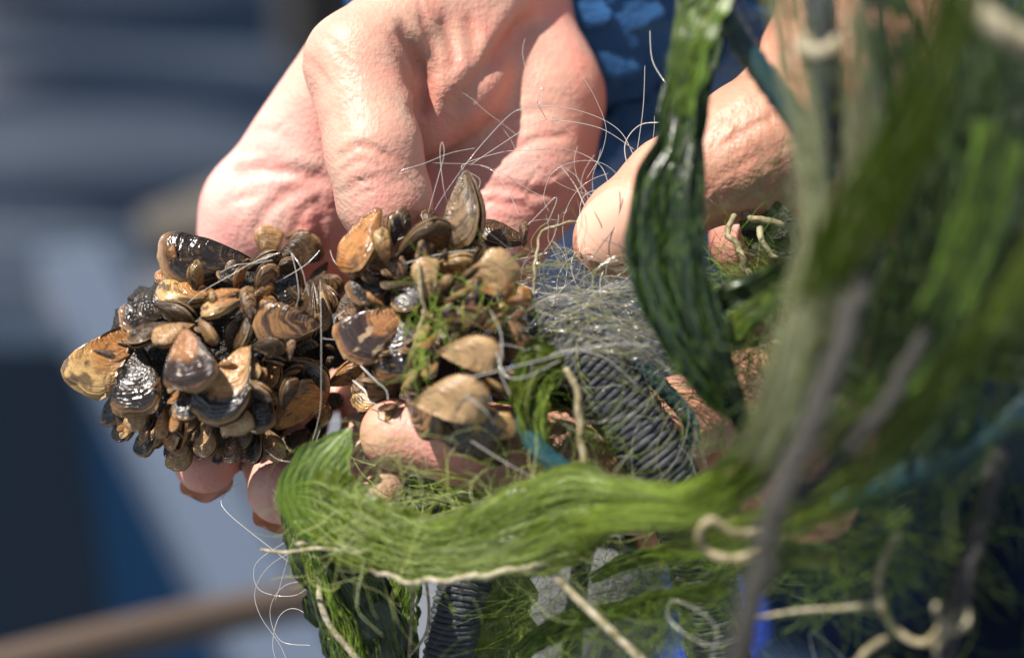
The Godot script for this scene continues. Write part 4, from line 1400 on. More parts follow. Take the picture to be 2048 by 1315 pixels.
	var pt := PackedVector3Array([P(1490, 405, 0), P(1530, 440, 2), P(1565, 480, 3), P(1570, 520, 2)])
	ribbon(g, curve(pt, 8), func(f): return 0.0045 * (0.5 + sin(f * PI)), func(_f): return cb * Vector3(0.8, 0.4, 0.3), 8, 0.5, 0.3, noise(0.004, 83))
	g.smooth()
	tag(put("dead_weed", g.mesh(), darkbark), "dark withered weed scrap under the pinching hand", "weed scrap")
	# things on the deck, far behind
	var tub := mat(lin(0.02, 0.07, 0.48), 0.4)
	var c := P(1372, 1240, -520)
	var o := thing("plastic_tub", c, "blurred bright blue plastic tub on the deck behind the weed", "tub")
	g = Geo.new()
	for f in 2:
		var b := g.v.size()
		for k in 9:
			for s in 33:
				var an := TAU * s / 32.0
				var rr := 0.028 + 0.006 * k / 8.0 - f * 0.003
				g.v.append(Vector3(cos(an) * rr, -0.09 + 0.09 * k / 8.0 + f * 0.003, sin(an) * rr))
				g.n.append(Vector3(cos(an), 0, sin(an)) * (1.0 - 2.0 * f))
		for k in 8:
			for s in 32:
				var a := b + k * 33 + s
				g.i.append_array([a, a + 33, a + 1, a + 1, a + 33, a + 34])
	put("wall", g.mesh(), tub, o)
	g = Geo.new()
	var ring := PackedVector3Array()
	for s in 34:
		ring.append(Vector3(cos(TAU * s / 33.0) * 0.035, 0, sin(TAU * s / 33.0) * 0.035))
	tube(g, ring, 0.003, 0.003, 8)
	put("rim", g.mesh(), tub, o)
	g = Geo.new()
	var sack := mat(lin(0.10, 0.10, 0.10), 0.8)
	tri_bump(sack, M.navy_cloth.heightmap_texture, 14.0, 0.06)
	var nn := noise(1.0, 84, 3)
	var sc := P(1210, 1230, -420)
	for i in 25:
		for j in 37:
			var th := PI * i / 24.0
			var ph := TAU * j / 36.0
			var d := Vector3(sin(th) * cos(ph), cos(th), sin(th) * sin(ph))
			g.v.append(sc + d * Vector3(0.030, 0.055, 0.035) * (1.0 + 0.22 * nn.get_noise_3dv(d * 2.0)))
			g.n.append(d)
	for i in 24:
		for j in 36:
			var a := i * 37 + j
			g.i.append_array([a, a + 37, a + 1, a + 1, a + 37, a + 38])
	g.smooth()
	tag(put("cloth_sack", g.mesh(sc), sack, null, sc), "pale grey sack behind the weed at bottom centre", "sack")

# ---------- water weed ----------
func weed_mat(a: Color, b: Color, sd: int, rough: float, glow: float) -> StandardMaterial3D:
	var m := StandardMaterial3D.new()
	m.albedo_texture = ntex(256, 0.025, sd, 5, [[0.0, b], [0.35, b.lerp(a, 0.35)], [0.55, a], [0.8, a.lerp(Color(0.75, 0.78, 0.4), 0.25)], [1.0, a.lerp(Color(0.85, 0.85, 0.6), 0.4)]])
	m.uv1_scale = Vector3(7.0, 0.16, 1)
	m.roughness = rough
	m.metallic_specular = 0.6
	m.vertex_color_use_as_albedo = true
	m.backlight_enabled = true
	m.backlight = Color(glow, glow, glow * 0.5)
	m.heightmap_enabled = true
	m.heightmap_texture = m.albedo_texture
	m.heightmap_scale = 0.02
	return m

# pts: [across, down, forward, half width in pixels]
func weed(called: String, pts: Array, yaw: float, turn: float, ruffle: float, curl: float, sd: int, m: Material, fm: Material, fibres: int, label: String, category := "seaweed", across := 14, strands := 0) -> Node3D:
	var c := PackedVector3Array()
	var hw := PackedFloat32Array()
	for q in pts:
		c.append(P(q[0], q[1], q[2]))
		hw.append(q[3] * (FOCUS - q[2] * 0.001) * PX)
	var p := curve(c, 10)
	var nn := noise(0.006, sd, 3)
	var n := pts.size() - 1
	var half := func(f: float) -> float:
		var x := f * n
		var k := mini(int(x), n - 1)
		return lerpf(hw[k], hw[k + 1], smoothstep(0.0, 1.0, x - k))
	var side := func(f: float) -> Vector3:
		var k := mini(int(f * (p.size() - 1)), p.size() - 2)
		var tn := (cb.inverse() * (p[k + 1] - p[k])).normalized()
		var flat := Vector3(-tn.y, tn.x, 0).normalized()
		var a := deg_to_rad(yaw + turn * f)
		return cb * (flat * cos(a) + Vector3(0, 0, 1) * sin(a))
	var o := thing(called, p[0], label, category)
	var g := Geo.new()
	var rs := RandomNumberGenerator.new()
	rs.seed = sd * 7
	if fibres == 0 or strands == 1:
		ribbon(g, p, half, side, across, ruffle, curl, nn)
		g.smooth()
		put("blade", g.mesh(p[0]), m, o)
	else:                                            # many narrow blades lie over each other
		var count := strands if strands > 0 else clampi(6 + fibres / 25, 8, 16)
		for k in count:
			g = Geo.new()
			var x0 := -0.95 + 1.9 * (k + 0.5) / count + rs.randf_range(-0.18, 0.18)
			var wd := rs.randf_range(0.22, 0.62) if strands < 12 else rs.randf_range(0.06, 0.2)
			var drift := rs.randf_range(-0.25, 0.25)
			var lift := rs.randf_range(-0.0012, 0.0012)
			var q := PackedVector3Array()
			for i in p.size():
				var f := float(i) / (p.size() - 1)
				var sv: Vector3 = side.call(f)
				var h: float = half.call(f)
				q.append(p[i] + sv * h * (x0 + drift * (f - 0.5) + 0.35 * nn.get_noise_2d(f * 900.0, k * 90.0)) + cb.z * (lift + curl * h * x0 * x0 + 0.25 * h * nn.get_noise_2d(f * 800.0 + 300.0, k * 70.0)))
			var shade := rs.randf_range(0.35, 1.6)
			var tint := Color(shade * rs.randf_range(0.85, 1.25), shade, shade * rs.randf_range(0.6, 1.3))
			var hf := func(f: float) -> float: return half.call(f) * wd * (0.75 + 0.5 * nn.get_noise_2d(f * 600.0, k * 50.0 + 20.0)) * smoothstep(0.0, 0.06, f + 0.01)
			ribbon(g, q, hf, side, 6, ruffle * 1.2, curl * 0.5, nn, 0.0003, tint, k * 61.0, 0.8)
			g.smooth()
			put("blade", g.mesh(p[0]), m, o)
	if fibres > 0:
		var r := RandomNumberGenerator.new()
		r.seed = sd * 31
		g = Geo.new()
		for k in fibres:
			var f0 := r.randf_range(-0.05, 0.85)
			var f1 := minf(f0 + r.randf_range(0.12, 0.5), 1.0)
			f0 = maxf(f0, 0.0)
			var x := r.randf_range(-1.0, 1.0)
			var drift := r.randf_range(-0.45, 0.45)
			var lift := r.randf_range(0.0002, 0.0026)
			var pts2 := PackedVector3Array()
			var off := r.randf_range(0, 900)
			for s in 11:
				var t := s / 10.0
				var f := lerpf(f0, f1, t)
				var kk := f * (p.size() - 1)
				var ki := mini(int(kk), p.size() - 2)
				var at := p[ki].lerp(p[ki + 1], kk - ki)
				var sv: Vector3 = side.call(f)
				var tn := (p[ki + 1] - p[ki]).normalized()
				var up := tn.cross(sv).normalized()
				if up.dot(cb.z) < 0:
					up = -up
				var h: float = half.call(f)
				var xx := x + drift * t + 0.2 * nn.get_noise_2d(off, f * 700.0)
				pts2.append(at + sv * h * xx * 1.05 + up * (lift * (0.6 + sin(t * PI)) + 0.2 * h * nn.get_noise_2d(off + 400.0, f * 900.0) + curl * h * xx * xx))
			var rad := r.randf_range(0.00003, 0.00007)
			var sh := r.randf_range(0.5, 1.5)
			tube(g, pts2, rad, rad * 0.6, 4, 0, 0.01, 0.1, Color(sh * r.randf_range(0.9, 1.2), sh, sh * r.randf_range(0.7, 1.8)))
		var fo := put("fibres", g.mesh(p[0]), fm, o)
		fo.set_meta("kind", "stuff")
	return o

# loose green threads round a line: one mass
func threads(g: Geo, r: RandomNumberGenerator, a: Vector3, b: Vector3, spread: Vector3, count: int, length: float, droop: float, rad: float) -> void:
	for k in count:
		var f := r.randf()
		var c := a.lerp(b, f) + cb * Vector3(r.randfn() * spread.x, r.randfn() * spread.y, r.randfn() * spread.z)
		var d := ((b - a).normalized() * r.randf_range(-1.0, 1.0) + cb * Vector3(r.randfn(), r.randfn(), r.randfn()) * 0.35).normalized()
		var p := PackedVector3Array()
		var n := 9
		var ln := length * r.randf_range(0.4, 1.3)
		for s in n:
			p.append(c)
			c += d * ln / n
			d = (d + cb * Vector3(r.randfn(), r.randfn(), r.randfn()) * 0.24 + Vector3(0, -droop, 0)).normalized()
		var sh := r.randf_range(0.45, 1.5)
		tube(g, curve(p, 2), rad * r.randf_range(0.6, 1.4), rad * 0.5, 4, 0, 0.01, 0.1, Color(sh * r.randf_range(0.9, 1.3), sh, sh * r.randf_range(0.7, 1.6)))

func make_weed() -> void:
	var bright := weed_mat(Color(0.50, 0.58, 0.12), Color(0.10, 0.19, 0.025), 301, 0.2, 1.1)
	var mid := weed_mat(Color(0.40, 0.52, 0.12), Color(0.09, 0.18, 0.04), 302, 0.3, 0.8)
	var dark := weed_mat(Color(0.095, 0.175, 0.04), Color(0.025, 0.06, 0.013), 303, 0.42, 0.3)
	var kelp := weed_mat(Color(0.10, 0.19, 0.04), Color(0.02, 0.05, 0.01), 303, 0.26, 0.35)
	kelp.uv1_scale = Vector3(1.8, 0.28, 1)
	kelp.heightmap_scale = 0.035
	var olive := weed_mat(Color(0.50, 0.54, 0.15), Color(0.14, 0.17, 0.05), 304, 0.36, 0.7)
	var veil := weed_mat(Color(0.43, 0.46, 0.29), Color(0.22, 0.27, 0.13), 305, 0.45, 0.9)
	var fb := mat(Color(0.56, 0.66, 0.25), 0.3)
	var fm := mat(Color(0.40, 0.50, 0.14), 0.35)
	var fd := mat(Color(0.24, 0.34, 0.09), 0.35)
	var fv := mat(Color(0.66, 0.68, 0.52), 0.35)
	for m in [fb, fm, fd, fv]:
		m.vertex_color_use_as_albedo = true
		m.backlight_enabled = true
		m.backlight = Color(0.4, 0.4, 0.2)
	M.fb = fb
	# dark ribbon in front of the pinching thumb, two lobes
	weed("ribbon_weed", [[1400, -60, 40, 52], [1393, 60, 41, 56], [1370, 190, 42, 48], [1358, 290, 43, 44], [1328, 370, 44, 58], [1316, 470, 45, 64], [1320, 560, 45, 56], [1362, 660, 44, 48], [1425, 760, 42, 34], [1470, 820, 40, 20]], 12, 10, 0.8, 0.10, 310, kelp, fd, 12, "dark green ribbon weed hanging in front of the pinching thumb", "seaweed", 22, 1)
	weed("ribbon_weed", [[1396, 280, 46, 18], [1388, 380, 48, 30], [1384, 480, 49, 32], [1392, 570, 49, 32], [1424, 670, 48, 36], [1458, 770, 45, 28], [1490, 860, 40, 14]], -34, 20, 0.9, -0.2, 311, kelp, fd, 10, "dark green weed lobe folded beside the ribbon weed, over the thumb's base", "seaweed", 18, 1)
	weed("ribbon_weed", [[1405, 640, 40, 22], [1450, 596, 42, 24], [1510, 570, 44, 26], [1580, 530, 50, 20], [1640, 490, 58, 12]], 20, 30, 0.6, 0.2, 312, kelp, fd, 0, "short dark weed branch reaching right from the ribbon weed")
	weed("ribbon_weed", [[1440, 700, 40, 14], [1490, 640, 42, 20], [1560, 580, 46, 14]], -30, 30, 0.5, 0.2, 313, mid, fm, 24, "narrow green weed branch below the short dark one")
	# bright strip along the bottom: folded corner, then sweeping right and up
	weed("bright_weed", [[585, 985, 21, 16], [640, 1008, 23, 56], [715, 1052, 25, 64], [790, 1084, 27, 56], [870, 1098, 29, 52], [960, 1082, 31, 62], [1060, 1042, 33, 76], [1140, 1010, 35, 74], [1240, 1008, 40, 44], [1360, 1010, 47, 36], [1460, 975, 54, 42]], 10, -14, 0.5, 0.10, 320, bright, fb, 460, "bright green weed strip sweeping along the bottom with a folded left corner", "seaweed", 20, 11)
	weed("bright_weed", [[702, 856, 21, 5], [676, 892, 22, 34], [648, 935, 23, 62], [636, 985, 24, 78], [668, 1030, 24, 66], [730, 1066, 24, 44]], 6, -10, 0.22, 0.1, 323, mid, fb, 30, "green folded flap with a pointed top at the left end of the bright strip", "seaweed", 20, 1)
	weed("bright_weed", [[1380, 1010, 50, 30], [1480, 950, 58, 46], [1550, 850, 70, 50], [1600, 720, 84, 56], [1650, 590, 96, 66], [1720, 440, 108, 74], [1800, 310, 118, 72], [1870, 150, 126, 70], [1920, -60, 132, 72]], 14, 20, 0.40, -0.2, 321, bright, fm, 160, "broad green weed band rising out of focus to the top right", "seaweed", 14, 18)
	weed("bright_weed", [[1130, 728, 24, 14], [1082, 738, 26, 44], [1062, 790, 27, 36], [1066, 850, 27, 24], [1090, 900, 26, 12]], -10, 30, 0.45, 0.2, 322, bright, fb, 70, "small bright green weed tuft left of the upright twine")
	# hanging strip, lower left of the weed
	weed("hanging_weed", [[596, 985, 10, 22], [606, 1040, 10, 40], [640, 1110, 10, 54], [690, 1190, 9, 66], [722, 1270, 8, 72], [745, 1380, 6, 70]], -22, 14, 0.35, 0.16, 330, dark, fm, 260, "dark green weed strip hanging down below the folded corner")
	weed("hanging_weed", [[600, 1010, 14, 10], [622, 1080, 14, 16], [660, 1180, 13, 20], [700, 1260, 12, 26], [728, 1350, 10, 24]], 30, 10, 0.3, 0.1, 331, mid, fb, 40, "narrow lit weed fold on the hanging strip's left edge")
	# sheer greenish strip behind
	weed("sheer_weed", [[1010, 1120, -10, 40], [1010, 1200, -12, 50], [1005, 1280, -14, 56], [1000, 1400, -16, 58]], 6, 0, 0.15, 0.1, 332, olive, fm, 60, "grey green sheer weed curtain right of the black braided rope, at the bottom")
	weed("sheer_weed", [[810, 1130, -6, 26], [800, 1190, -6, 36], [788, 1260, -8, 44], [780, 1400, -8, 50]], 6, 0, 0.2, 0.1, 333, mid, fm, 70, "thin green sheer weed left of the black braided rope, at the bottom")
	# second band, yellowish, from the lower centre up to the right edge
	weed("olive_weed", [[1330, 1075, 40, 30], [1450, 1070, 50, 40], [1580, 1030, 62, 46], [1700, 965, 72, 50], [1800, 870, 80, 50], [1880, 770, 86, 46], [1970, 650, 92, 46], [2090, 480, 96, 50]], 16, 24, 0.4, -0.2, 340, olive, fm, 130, "yellow green weed band curving up along the right side", "seaweed", 14, 16)
	weed("olive_weed", [[1640, 900, 84, 26], [1720, 830, 88, 36], [1800, 750, 92, 38], [1880, 620, 96, 40], [1950, 450, 98, 44], [2000, 250, 100, 44]], -20, 20, 0.4, 0.2, 341, mid, fd, 80, "green weed band just left of the yellow green one", "seaweed", 14, 13)
	# pale veils hanging at the top right, very near the lens
	weed("pale_weed", [[1560, -60, 88, 40], [1590, 120, 90, 36], [1622, 300, 92, 30], [1630, 460, 94, 32], [1600, 640, 94, 40], [1560, 800, 92, 44], [1510, 930, 86, 36]], 20, 10, 0.35, 0.1, 350, veil, fv, 90, "pale grey green weed veil hanging near the lens right of the pinching hand", "seaweed", 14, 13)
	weed("pale_weed", [[1690, -60, 96, 26], [1712, 140, 98, 34], [1720, 330, 98, 40], [1690, 520, 98, 34], [1640, 680, 96, 26]], -24, 20, 0.4, 0.1, 351, veil, fv, 60, "second pale weed veil, right of the nearest one", "seaweed", 14, 12)
	weed("dark_weed", [[1470, -60, 52, 24], [1400, 30, 52, 38], [1372, 130, 52, 30], [1362, 230, 50, 16]], 26, 20, 0.5, 0.2, 352, mid, fm, 40, "mid green weed clump at the top, above the ribbon weed")
	# the dense dark mass on the right
	var big := [[[1760, -60, 84, 60], [1800, 150, 82, 70], [1790, 380, 78, 74], [1760, 600, 72, 66], [1700, 800, 66, 50]], [[1990, -60, 90, 70], [1970, 180, 88, 80], [1930, 420, 82, 84], [1880, 640, 76, 70], [1800, 820, 70, 46]], [[2110, 100, 80, 60], [2070, 330, 78, 70], [2030, 560, 74, 70], [1990, 760, 70, 50]], [[1700, 330, 60, 26], [1700, 480, 60, 34], [1680, 640, 58, 34], [1640, 780, 56, 28]], [[1880, 240, 60, 80], [1850, 460, 58, 90], [1830, 660, 54, 80], [1800, 860, 50, 50]]]
	var names := ["dark weed sheet hanging at the top right behind the broad green band", "dark weed sheet hanging at the right edge from the top corner", "dark weed sheet at the far right edge, half out of the picture", "slim dark weed beside the pinching hand's wrist", "deep dark weed sheet at the back of the right-hand mass"]
	for k in big.size():
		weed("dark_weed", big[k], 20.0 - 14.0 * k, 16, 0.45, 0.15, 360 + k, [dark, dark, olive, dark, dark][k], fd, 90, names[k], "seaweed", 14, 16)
	# green thread masses
	var r := RandomNumberGenerator.new()
	r.seed = 404
	var g := Geo.new()
	threads(g, r, P(1840, 200, 70), P(1870, 800, 66), Vector3(0.012, 0.012, 0.010), 620, 0.04, 0.12, 0.00013)
	threads(g, r, P(1560, 900, 60), P(1900, 700, 66), Vector3(0.010, 0.010, 0.010), 200, 0.035, 0.08, 0.00011)
	threads(g, r, P(1980, 100, 80), P(2000, 700, 76), Vector3(0.012, 0.012, 0.010), 360, 0.04, 0.1, 0.00013)
	tag(put("thread_weed", g.mesh(), fd), "dense dark green thread weed filling the right side", "thread weed", "", "stuff")
	g = Geo.new()
	threads(g, r, P(1050, 1300, 14), P(1480, 1160, 30), Vector3(0.006, 0.0035, 0.005), 320, 0.036, 0.02, 0.00006)
	threads(g, r, P(1120, 1190, 12), P(1680, 1100, 48), Vector3(0.007, 0.004, 0.005), 320, 0.038, 0.03, 0.00006)
	threads(g, r, P(1700, 1080, 56), P(1860, 1090, 60), Vector3(0.006, 0.004, 0.004), 120, 0.03, 0.1, 0.00013)
	tag(put("thread_weed", g.mesh(), fm), "loose green thread weed trailing across the bottom right of centre", "thread weed", "", "stuff")
	g = Geo.new()
	threads(g, r, P(1430, 565, 10), P(1600, 640, 20), Vector3(0.005, 0.0045, 0.005), 420, 0.022, 0.06, 0.00008)
	threads(g, r, P(1430, 525, -4), P(1570, 535, 0), Vector3(0.005, 0.002, 0.003), 120, 0.018, 0.03, 0.00006)
	tag(put("thread_weed", g.mesh(), fm), "bright green thread weed under the pinching hand, between ribbon weed and pale veil", "thread weed", "", "stuff")
	g = Geo.new()
	threads(g, r, P(870, 570, 26), P(1040, 620, 26), Vector3(0.004, 0.005, 0.003), 46, 0.012, 0.02, 0.00008)
	threads(g, r, P(880, 600, 28), P(830, 740, 28), Vector3(0.0012, 0.003, 0.002), 60, 0.011, 0.05, 0.00009)
	threads(g, r, P(905, 480, 12), P(960, 490, 12), Vector3(0.0018, 0.0012, 0.001), 40, 0.004, 0.02, 0.0001)
	threads(g, r, P(700, 850, 22), P(960, 980, 28), Vector3(0.006, 0.004, 0.003), 14, 0.03, 0.02, 0.00009)
	threads(g, r, P(760, 1000, 10), P(1060, 1000, 14), Vector3(0.006, 0.002, 0.003), 110, 0.03, 0.02, 0.00010)
	tag(put("thread_weed", g.mesh(), fb), "fine yellow green thread weed strung over the middle clump and lower finger", "thread weed", "", "stuff")
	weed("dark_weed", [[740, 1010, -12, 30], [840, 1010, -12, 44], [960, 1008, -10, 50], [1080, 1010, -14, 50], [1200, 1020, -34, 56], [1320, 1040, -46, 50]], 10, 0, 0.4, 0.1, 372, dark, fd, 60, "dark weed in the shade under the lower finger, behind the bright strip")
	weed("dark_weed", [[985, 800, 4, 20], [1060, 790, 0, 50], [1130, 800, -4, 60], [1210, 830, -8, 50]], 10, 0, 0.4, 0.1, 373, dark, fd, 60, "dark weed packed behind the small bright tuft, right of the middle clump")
	g = Geo.new()
	threads(g, r, P(1085, 845, 19), P(1180, 900, 18), Vector3(0.004, 0.004, 0.002), 170, 0.02, 0.03, 0.00008)
	threads(g, r, P(1430, 690, 18), P(1580, 780, 24), Vector3(0.006, 0.005, 0.003), 300, 0.022, 0.05, 0.00009)
	tag(put("thread_weed", g.mesh(), fm), "green thread weed matted over the lower fingers of the pinching hand", "thread weed", "", "stuff")
	var fp := mat(Color(0.70, 0.74, 0.50), 0.25, true)
	fp.backlight_enabled = true
	fp.backlight = Color(0.4, 0.4, 0.3)
	g = Geo.new()
	for k in 210:                                        # pale curls that stand off the bright strip
		var f := r.randf()
		var c := P(lerpf(620, 1180, f) + r.randfn() * 20.0, 1010.0 + 40.0 * sin(f * 3.0) + r.randfn() * 46.0, r.randf_range(20, 34))
		var d := Vector3(cos(r.randf() * TAU), sin(r.randf() * TAU), r.randfn() * 0.3).normalized()
		var bend := r.randf_range(-0.5, 0.5)
		var q := PackedVector3Array()
		for s in 9:
			q.append(c)
			c += cb * d * r.randf_range(0.0016, 0.0036)
			d = d.rotated(Vector3(0, 0, 1), bend + r.randfn() * 0.25).normalized()
		var sh := r.randf_range(0.4, 1.2)
		tube(g, curve(q, 3), r.randf_range(0.00004, 0.0001), 0.00004, 4, 0, 0.01, 0.1, Color(sh, sh, sh * r.randf_range(0.5, 1.2)))
	tag(put("thread_weed", g.mesh(), fp), "pale curled threads standing off the bright weed strip along the bottom", "thread weed", "", "stuff")
	# a leafy sheet of cut stems that joins the trailing threads
	weed("stringy_weed", [[1030, 1310, 12, 22], [1130, 1250, 16, 26], [1230, 1222, 20, 22], [1340, 1196, 26, 26], [1450, 1172, 30, 14]], 20, 30, 0.6, 0.2, 370, mid, fm, 130, "stringy green weed trailing left at the bottom, right of the thick cream twine")
	weed("stringy_weed", [[1180, 1160, 14, 12], [1270, 1118, 20, 18], [1380, 1098, 28, 22], [1500, 1100, 36, 26], [1600, 1110, 44, 28], [1670, 1120, 50, 12]], 24, 20, 0.6, 0.2, 371, mid, fm, 130, "stringy green weed running level below the cream twine ring")

# ---------- thin clear fishing line ----------
func make_lines() -> void:
	var clear := mat(Color(0.72, 0.71, 0.68), 0.16, true)
	clear.metallic_specular = 0.7
	var grp := "loose ends of fishing line"
	var set := [
		[[[900, 420, 6], [888, 380, 8], [880, 310, 8], [884, 284, 8], [888, 310, 8], [872, 370, 8], [858, 420, 7], [852, 450, 5]], "fine clear line making a narrow loop above the tall upright mussel's left side"],
		[[[852, 455, 5], [880, 402, 7], [930, 330, 8], [980, 270, 6], [1030, 222, 4], [1078, 208, 2], [1086, 176, 2], [1076, 185, 2], [1075, 205, 2], [1092, 236, 0]], "clear line rising from the knot to a small loop over the hand's heel"],
		[[[1030, 222, 4], [1100, 212, 2], [1180, 228, 0], [1240, 262, 0], [1272, 320, 2], [1290, 350, 4]], "clear line arching right over the heel of the open hand"],
		[[[940, 330, 4], [1000, 290, 2], [1070, 246, 0], [1110, 240, 0], [1200, 256, 0], [1270, 300, 0]], "darkened line with green specks arching over the heel of the hand"],
		[[[770, 500, 8], [762, 460, 8], [757, 420, 7], [756, 385, 7], [770, 378, 7], [800, 398, 7], [838, 432, 5], [850, 445, 4]], "clear line hooked over in front of the thumb tip"],
		[[[756, 385, 7], [768, 360, 7], [800, 342, 8], [850, 326, 8], [900, 306, 6], [950, 296, 4]], "faint line curving over the thumb's right side"],
		[[[700, 550, 8], [740, 520, 8], [790, 482, 8], [850, 458, 8]], "straight clear line stretched over the leaf shaped mussel"],
		[[[660, 500, 6], [668, 522, 8], [690, 545, 9], [706, 555, 9]], "short bright line end beside the large orange mussel"],
		[[[760, 500, 8], [766, 550, 9], [772, 576, 10]], "short hanging line in front of the black and white striped mussel"],
		[[[800, 530, 18], [850, 515, 19], [910, 503, 18], [960, 500, 16]], "thick pale line running behind the white mussel"],
		[[[1055, 450, 8], [1080, 425, 8], [1108, 396, 8], [1113, 402, 8], [1102, 430, 8], [1090, 455, 7], [1082, 470, 7]], "clear line looping up over the line tangle, left of the fingertip"],
		[[[960, 330, 0], [990, 345, 2], [1020, 390, 3], [1038, 430, 4]], "thin line curving down across the hand's heel to the tangle"],
		[[[940, 345, 3], [960, 360, 3], [952, 385, 3], [940, 350, 3], [925, 330, 3], [1000, 305, 1], [1060, 300, 0], [1140, 300, -6], [1200, 330, -6], [1220, 380, -4]], "wiry line wandering right from the tall upright mussel's tip"],
		[[[1000, 340, -4], [1080, 320, -8], [1150, 350, -10], [1180, 410, -8], [1170, 440, -4]], "blurred line arching over the dark gap between the hands"],
		[[[1180, 470, 6], [1160, 430, 2], [1170, 390, -2], [1210, 380, -2], [1240, 410, 0], [1240, 440, 2]], "clear loop at the left of the pinching thumb"],
		[[[1260, 350, 4], [1250, 290, 2], [1280, 250, 2], [1330, 245, 4]], "pale line arching over the dark gap beside the ribbon weed"],
		[[[1300, 60, 10], [1305, 120, 10], [1330, 165, 12], [1345, 190, 16]], "pale line curving at the left edge of the ribbon weed, near the top"],
		[[[1290, 130, 4], [1286, 220, 4], [1270, 330, 4]], "faint upright line hanging at the blue sleeve"],
		[[[1120, 330, -8], [1150, 370, -8], [1175, 420, -6], [1200, 440, -2]], "thick clear line stub at the dark gap"],
		[[[640, 500, 6], [610, 530, 7], [560, 560, 8], [500, 590, 10]], "line lying from the ribbed dark mussel down left"],
		[[[375, 606, 10], [405, 582, 10], [470, 545, 10], [505, 525, 9], [560, 505, 9]], "clear line slanting over the topmost black mussel's right end"],
		[[[440, 545, 8], [470, 530, 9], [510, 526, 9], [545, 520, 9]], "short bent line across the topmost black mussel's tip"],
		[[[582, 505, 10], [592, 545, 11], [597, 590, 12], [590, 618, 11]], "line hanging from the ribbed dark mussel"],
		[[[582, 505, 10], [602, 535, 12], [612, 570, 12], [618, 590, 12]], "second line hanging from the ribbed dark mussel"],
		[[[370, 652, 12], [395, 640, 12], [420, 612, 12], [450, 595, 11]], "thin brown line between the cream mussel and the amber striped one"],
		[[[640, 560, 10], [642, 660, 14], [642, 740, 14], [640, 820, 12], [625, 880, 10]], "long line hanging down the right end of the left clump"],
		[[[642, 676, 14], [676, 676, 14], [668, 640, 13], [690, 620, 12]], "short level line across the gap between the clumps"],
		[[[530, 898, 12], [555, 918, 12], [590, 922, 12], [620, 905, 12], [640, 860, 12]], "yellow line curved under the bottom row of mussels"],
		[[[705, 760, 14], [730, 782, 16], [735, 800, 17], [760, 812, 18]], "white line stub left of the flat tan mussel"],
		[[[720, 730, 16], [750, 760, 18], [772, 780, 18], [776, 800, 18]], "white curved line under the large black mussel"],
		[[[640, 1170, 10], [560, 1110, 8], [450, 1020, 2], [452, 985, 0], [480, 965, 0]], "faint loose loop of line left of the middle fingertip"],
		[[[700, 1090, 22], [600, 1100, 16], [540, 1130, 8], [510, 1180, 4], [520, 1230, 4], [560, 1290, 4], [580, 1340, 4]], "clear line bowing out left below the folded corner"],
		[[[640, 1160, 12], [570, 1170, 6], [540, 1220, 2], [560, 1280, 2], [620, 1290, 4]], "clear line loop at the bottom left of the weed"],
		[[[600, 1000, 14], [590, 1060, 12], [560, 1170, 8], [550, 1200, 6]], "thin straight line hanging beside the folded corner"],
		[[[620, 1060, 14], [560, 1090, 6], [510, 1130, 2], [520, 1180, 2], [590, 1190, 4], [640, 1150, 8]], "round loop of clear line left of the hanging strip"],
		[[[660, 1280, 10], [600, 1220, 4], [560, 1230, 2], [545, 1290, 2], [560, 1340, 2]], "low loop of clear line at the bottom edge, left of the weed"],
		[[[1060, 700, 28], [1000, 690, 30], [1000, 730, 32], [1020, 755, 34], [1060, 750, 34], [1120, 720, 30]], "pale line loop in front of the green edged mussel"],
		[[[980, 620, 30], [1000, 660, 31], [1004, 700, 32], [1000, 740, 32], [1020, 790, 32]], "pale upright line over the middle clump's right side"],
		[[[880, 770, 36], [980, 745, 36], [1080, 720, 34], [1200, 690, 30], [1300, 690, 28]], "long pale line stretched level over the middle clump"],
		[[[930, 790, 36], [970, 820, 36], [990, 850, 34]], "short white line on the largest cream mussel"],
		[[[1500, 1260, 50], [1420, 1290, 46], [1340, 1240, 40], [1350, 1200, 40], [1430, 1250, 44], [1420, 1330, 44]], "clear looping line low in front of the blue tub"],
		[[[1700, 1330, 40], [1650, 1280, 40], [1620, 1270, 40], [1640, 1350, 40]], "clear line bow at the bottom right, over dark blue"],
		[[[940, 880, 32], [1020, 930, 32], [1080, 960, 30], [1150, 990, 30]], "pale line over the lower finger, below the large grey brown mussel"],
	]
	for e in set:
		var pts: Array = e[0]
		var p := curve(PV(pts), 9)
		var g := Geo.new()
		var th := 0.000075 if not e[1].contains("thick") and not e[1].contains("white") else 0.00014
		if e[1].contains("pale"):
			th = 0.00012
		tube(g, p, th, th, 5)
		var o := put("fishing_line", g.mesh(p[0]), clear)
		o.position = p[0]
		tag(o, e[1], "fishing line", grp)
	# the tangle where the line is snagged on the rope: no one could count it
	var r := RandomNumberGenerator.new()
	r.seed = 909
	var g := Geo.new()
	for k in 190:
		var f := r.randf()
		var c := P(lerpf(1040, 1270, f) + r.randfn() * 26.0, lerpf(480, 660, r.randf()) + f * 40.0, lerpf(4, 18, f) + r.randfn() * 3.0)
		var an := r.randf_range(-0.5, 0.5) + (PI if r.randf() < 0.5 else 0.0)
		var d := Vector3(cos(an), sin(an), r.randf_range(-0.3, 0.3))
		var p := PackedVector3Array()
		var bend := r.randf_range(-0.45, 0.45)
		for s in 8:
			p.append(c)
			c += cb * d * 0.0032 * r.randf_range(0.6, 1.2)
			d = d.rotated(Vector3(0, 0, 1), bend + r.randfn() * 0.18).normalized()
			d.z += r.randfn() * 0.1
		var th := 0.000055 if r.randf() < 0.75 else 0.00013
		tube(g, curve(p, 3), th, th, 4, 0, 0.01, 0.1, hue(r))
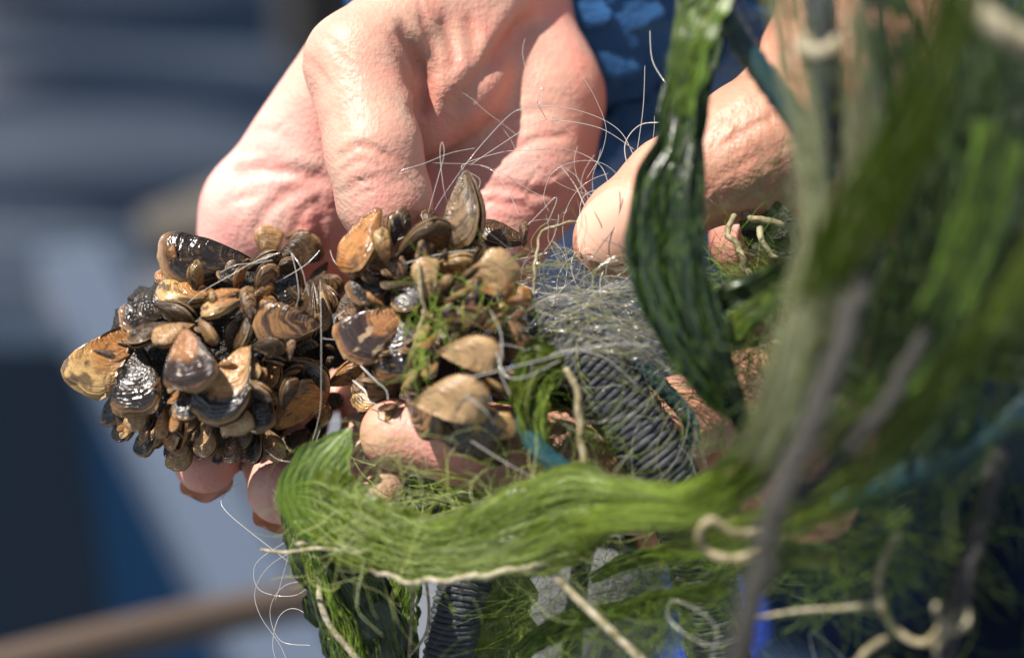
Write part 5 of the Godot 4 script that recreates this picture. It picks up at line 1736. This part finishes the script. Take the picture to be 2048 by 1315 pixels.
	for k in 120:                                        # strands combed along the rope towards the right
		var u := r.randf_range(1080, 1300)
		var v := r.randf_range(570, 720)
		var w := r.randf_range(8, 26)
		var p := PV([[u - 70, v + r.randf_range(-30, 40), w], [u, v + r.randf_range(-25, 10), w + 3], [u + 80, v + r.randf_range(-20, 25), w + 2], [u + 150, v + r.randf_range(10, 90), w]])
		var th := 0.000055 if r.randf() < 0.75 else 0.00013
		tube(g, curve(p, 5), th, th, 4, 0, 0.01, 0.1, hue(r))
	tag(put("line_tangle", g.mesh(), clear), "whitish tangle of fishing line snagged between the clump and the pinching thumb", "line tangle", "", "stuff")
	g = Geo.new()
	for k in 64:                                        # the same line caught in the weed to the right and above
		var u := r.randf_range(1100, 1420)
		var v := r.randf_range(640, 960)
		var p := PackedVector3Array()
		var c := P(u, v, r.randf_range(14, 34))
		var an := r.randf_range(0, TAU)
		var d := Vector3(cos(an), sin(an), 0)
		var bend := r.randf_range(-0.3, 0.3)
		for s in 9:
			p.append(c)
			c += cb * d * 0.0034
			d = d.rotated(Vector3(0, 0, 1), bend + r.randfn() * 0.12)
		tube(g, curve(p, 2), 0.00006, 0.00005, 4, 0, 0.01, 0.1, hue(r))
	for k in 12:
		var p := PackedVector3Array()
		var c := P(r.randf_range(1080, 1300), r.randf_range(250, 470), r.randf_range(-12, 6))
		var an := r.randf_range(0, TAU)
		var d := Vector3(cos(an), sin(an), 0)
		var bend := r.randf_range(-0.35, 0.35)
		for s in 10:
			p.append(c)
			c += cb * d * 0.003
			d = d.rotated(Vector3(0, 0, 1), bend + r.randfn() * 0.1)
		tube(g, curve(p, 3), 0.00006, 0.00006, 4)
	tag(put("line_tangle", g.mesh(), clear), "sparser loops of fishing line over the gap between the hands and round the braided rope", "line tangle", "", "stuff")

func hue(r: RandomNumberGenerator) -> Color:          # clear, dusty or overgrown with a green film
	var s := r.randf_range(0.25, 1.1)
	if r.randf() < 0.4:
		return Color(s * 0.62, s * 0.66, s * 0.25)
	return Color(s, s * 0.98, s * 0.93)
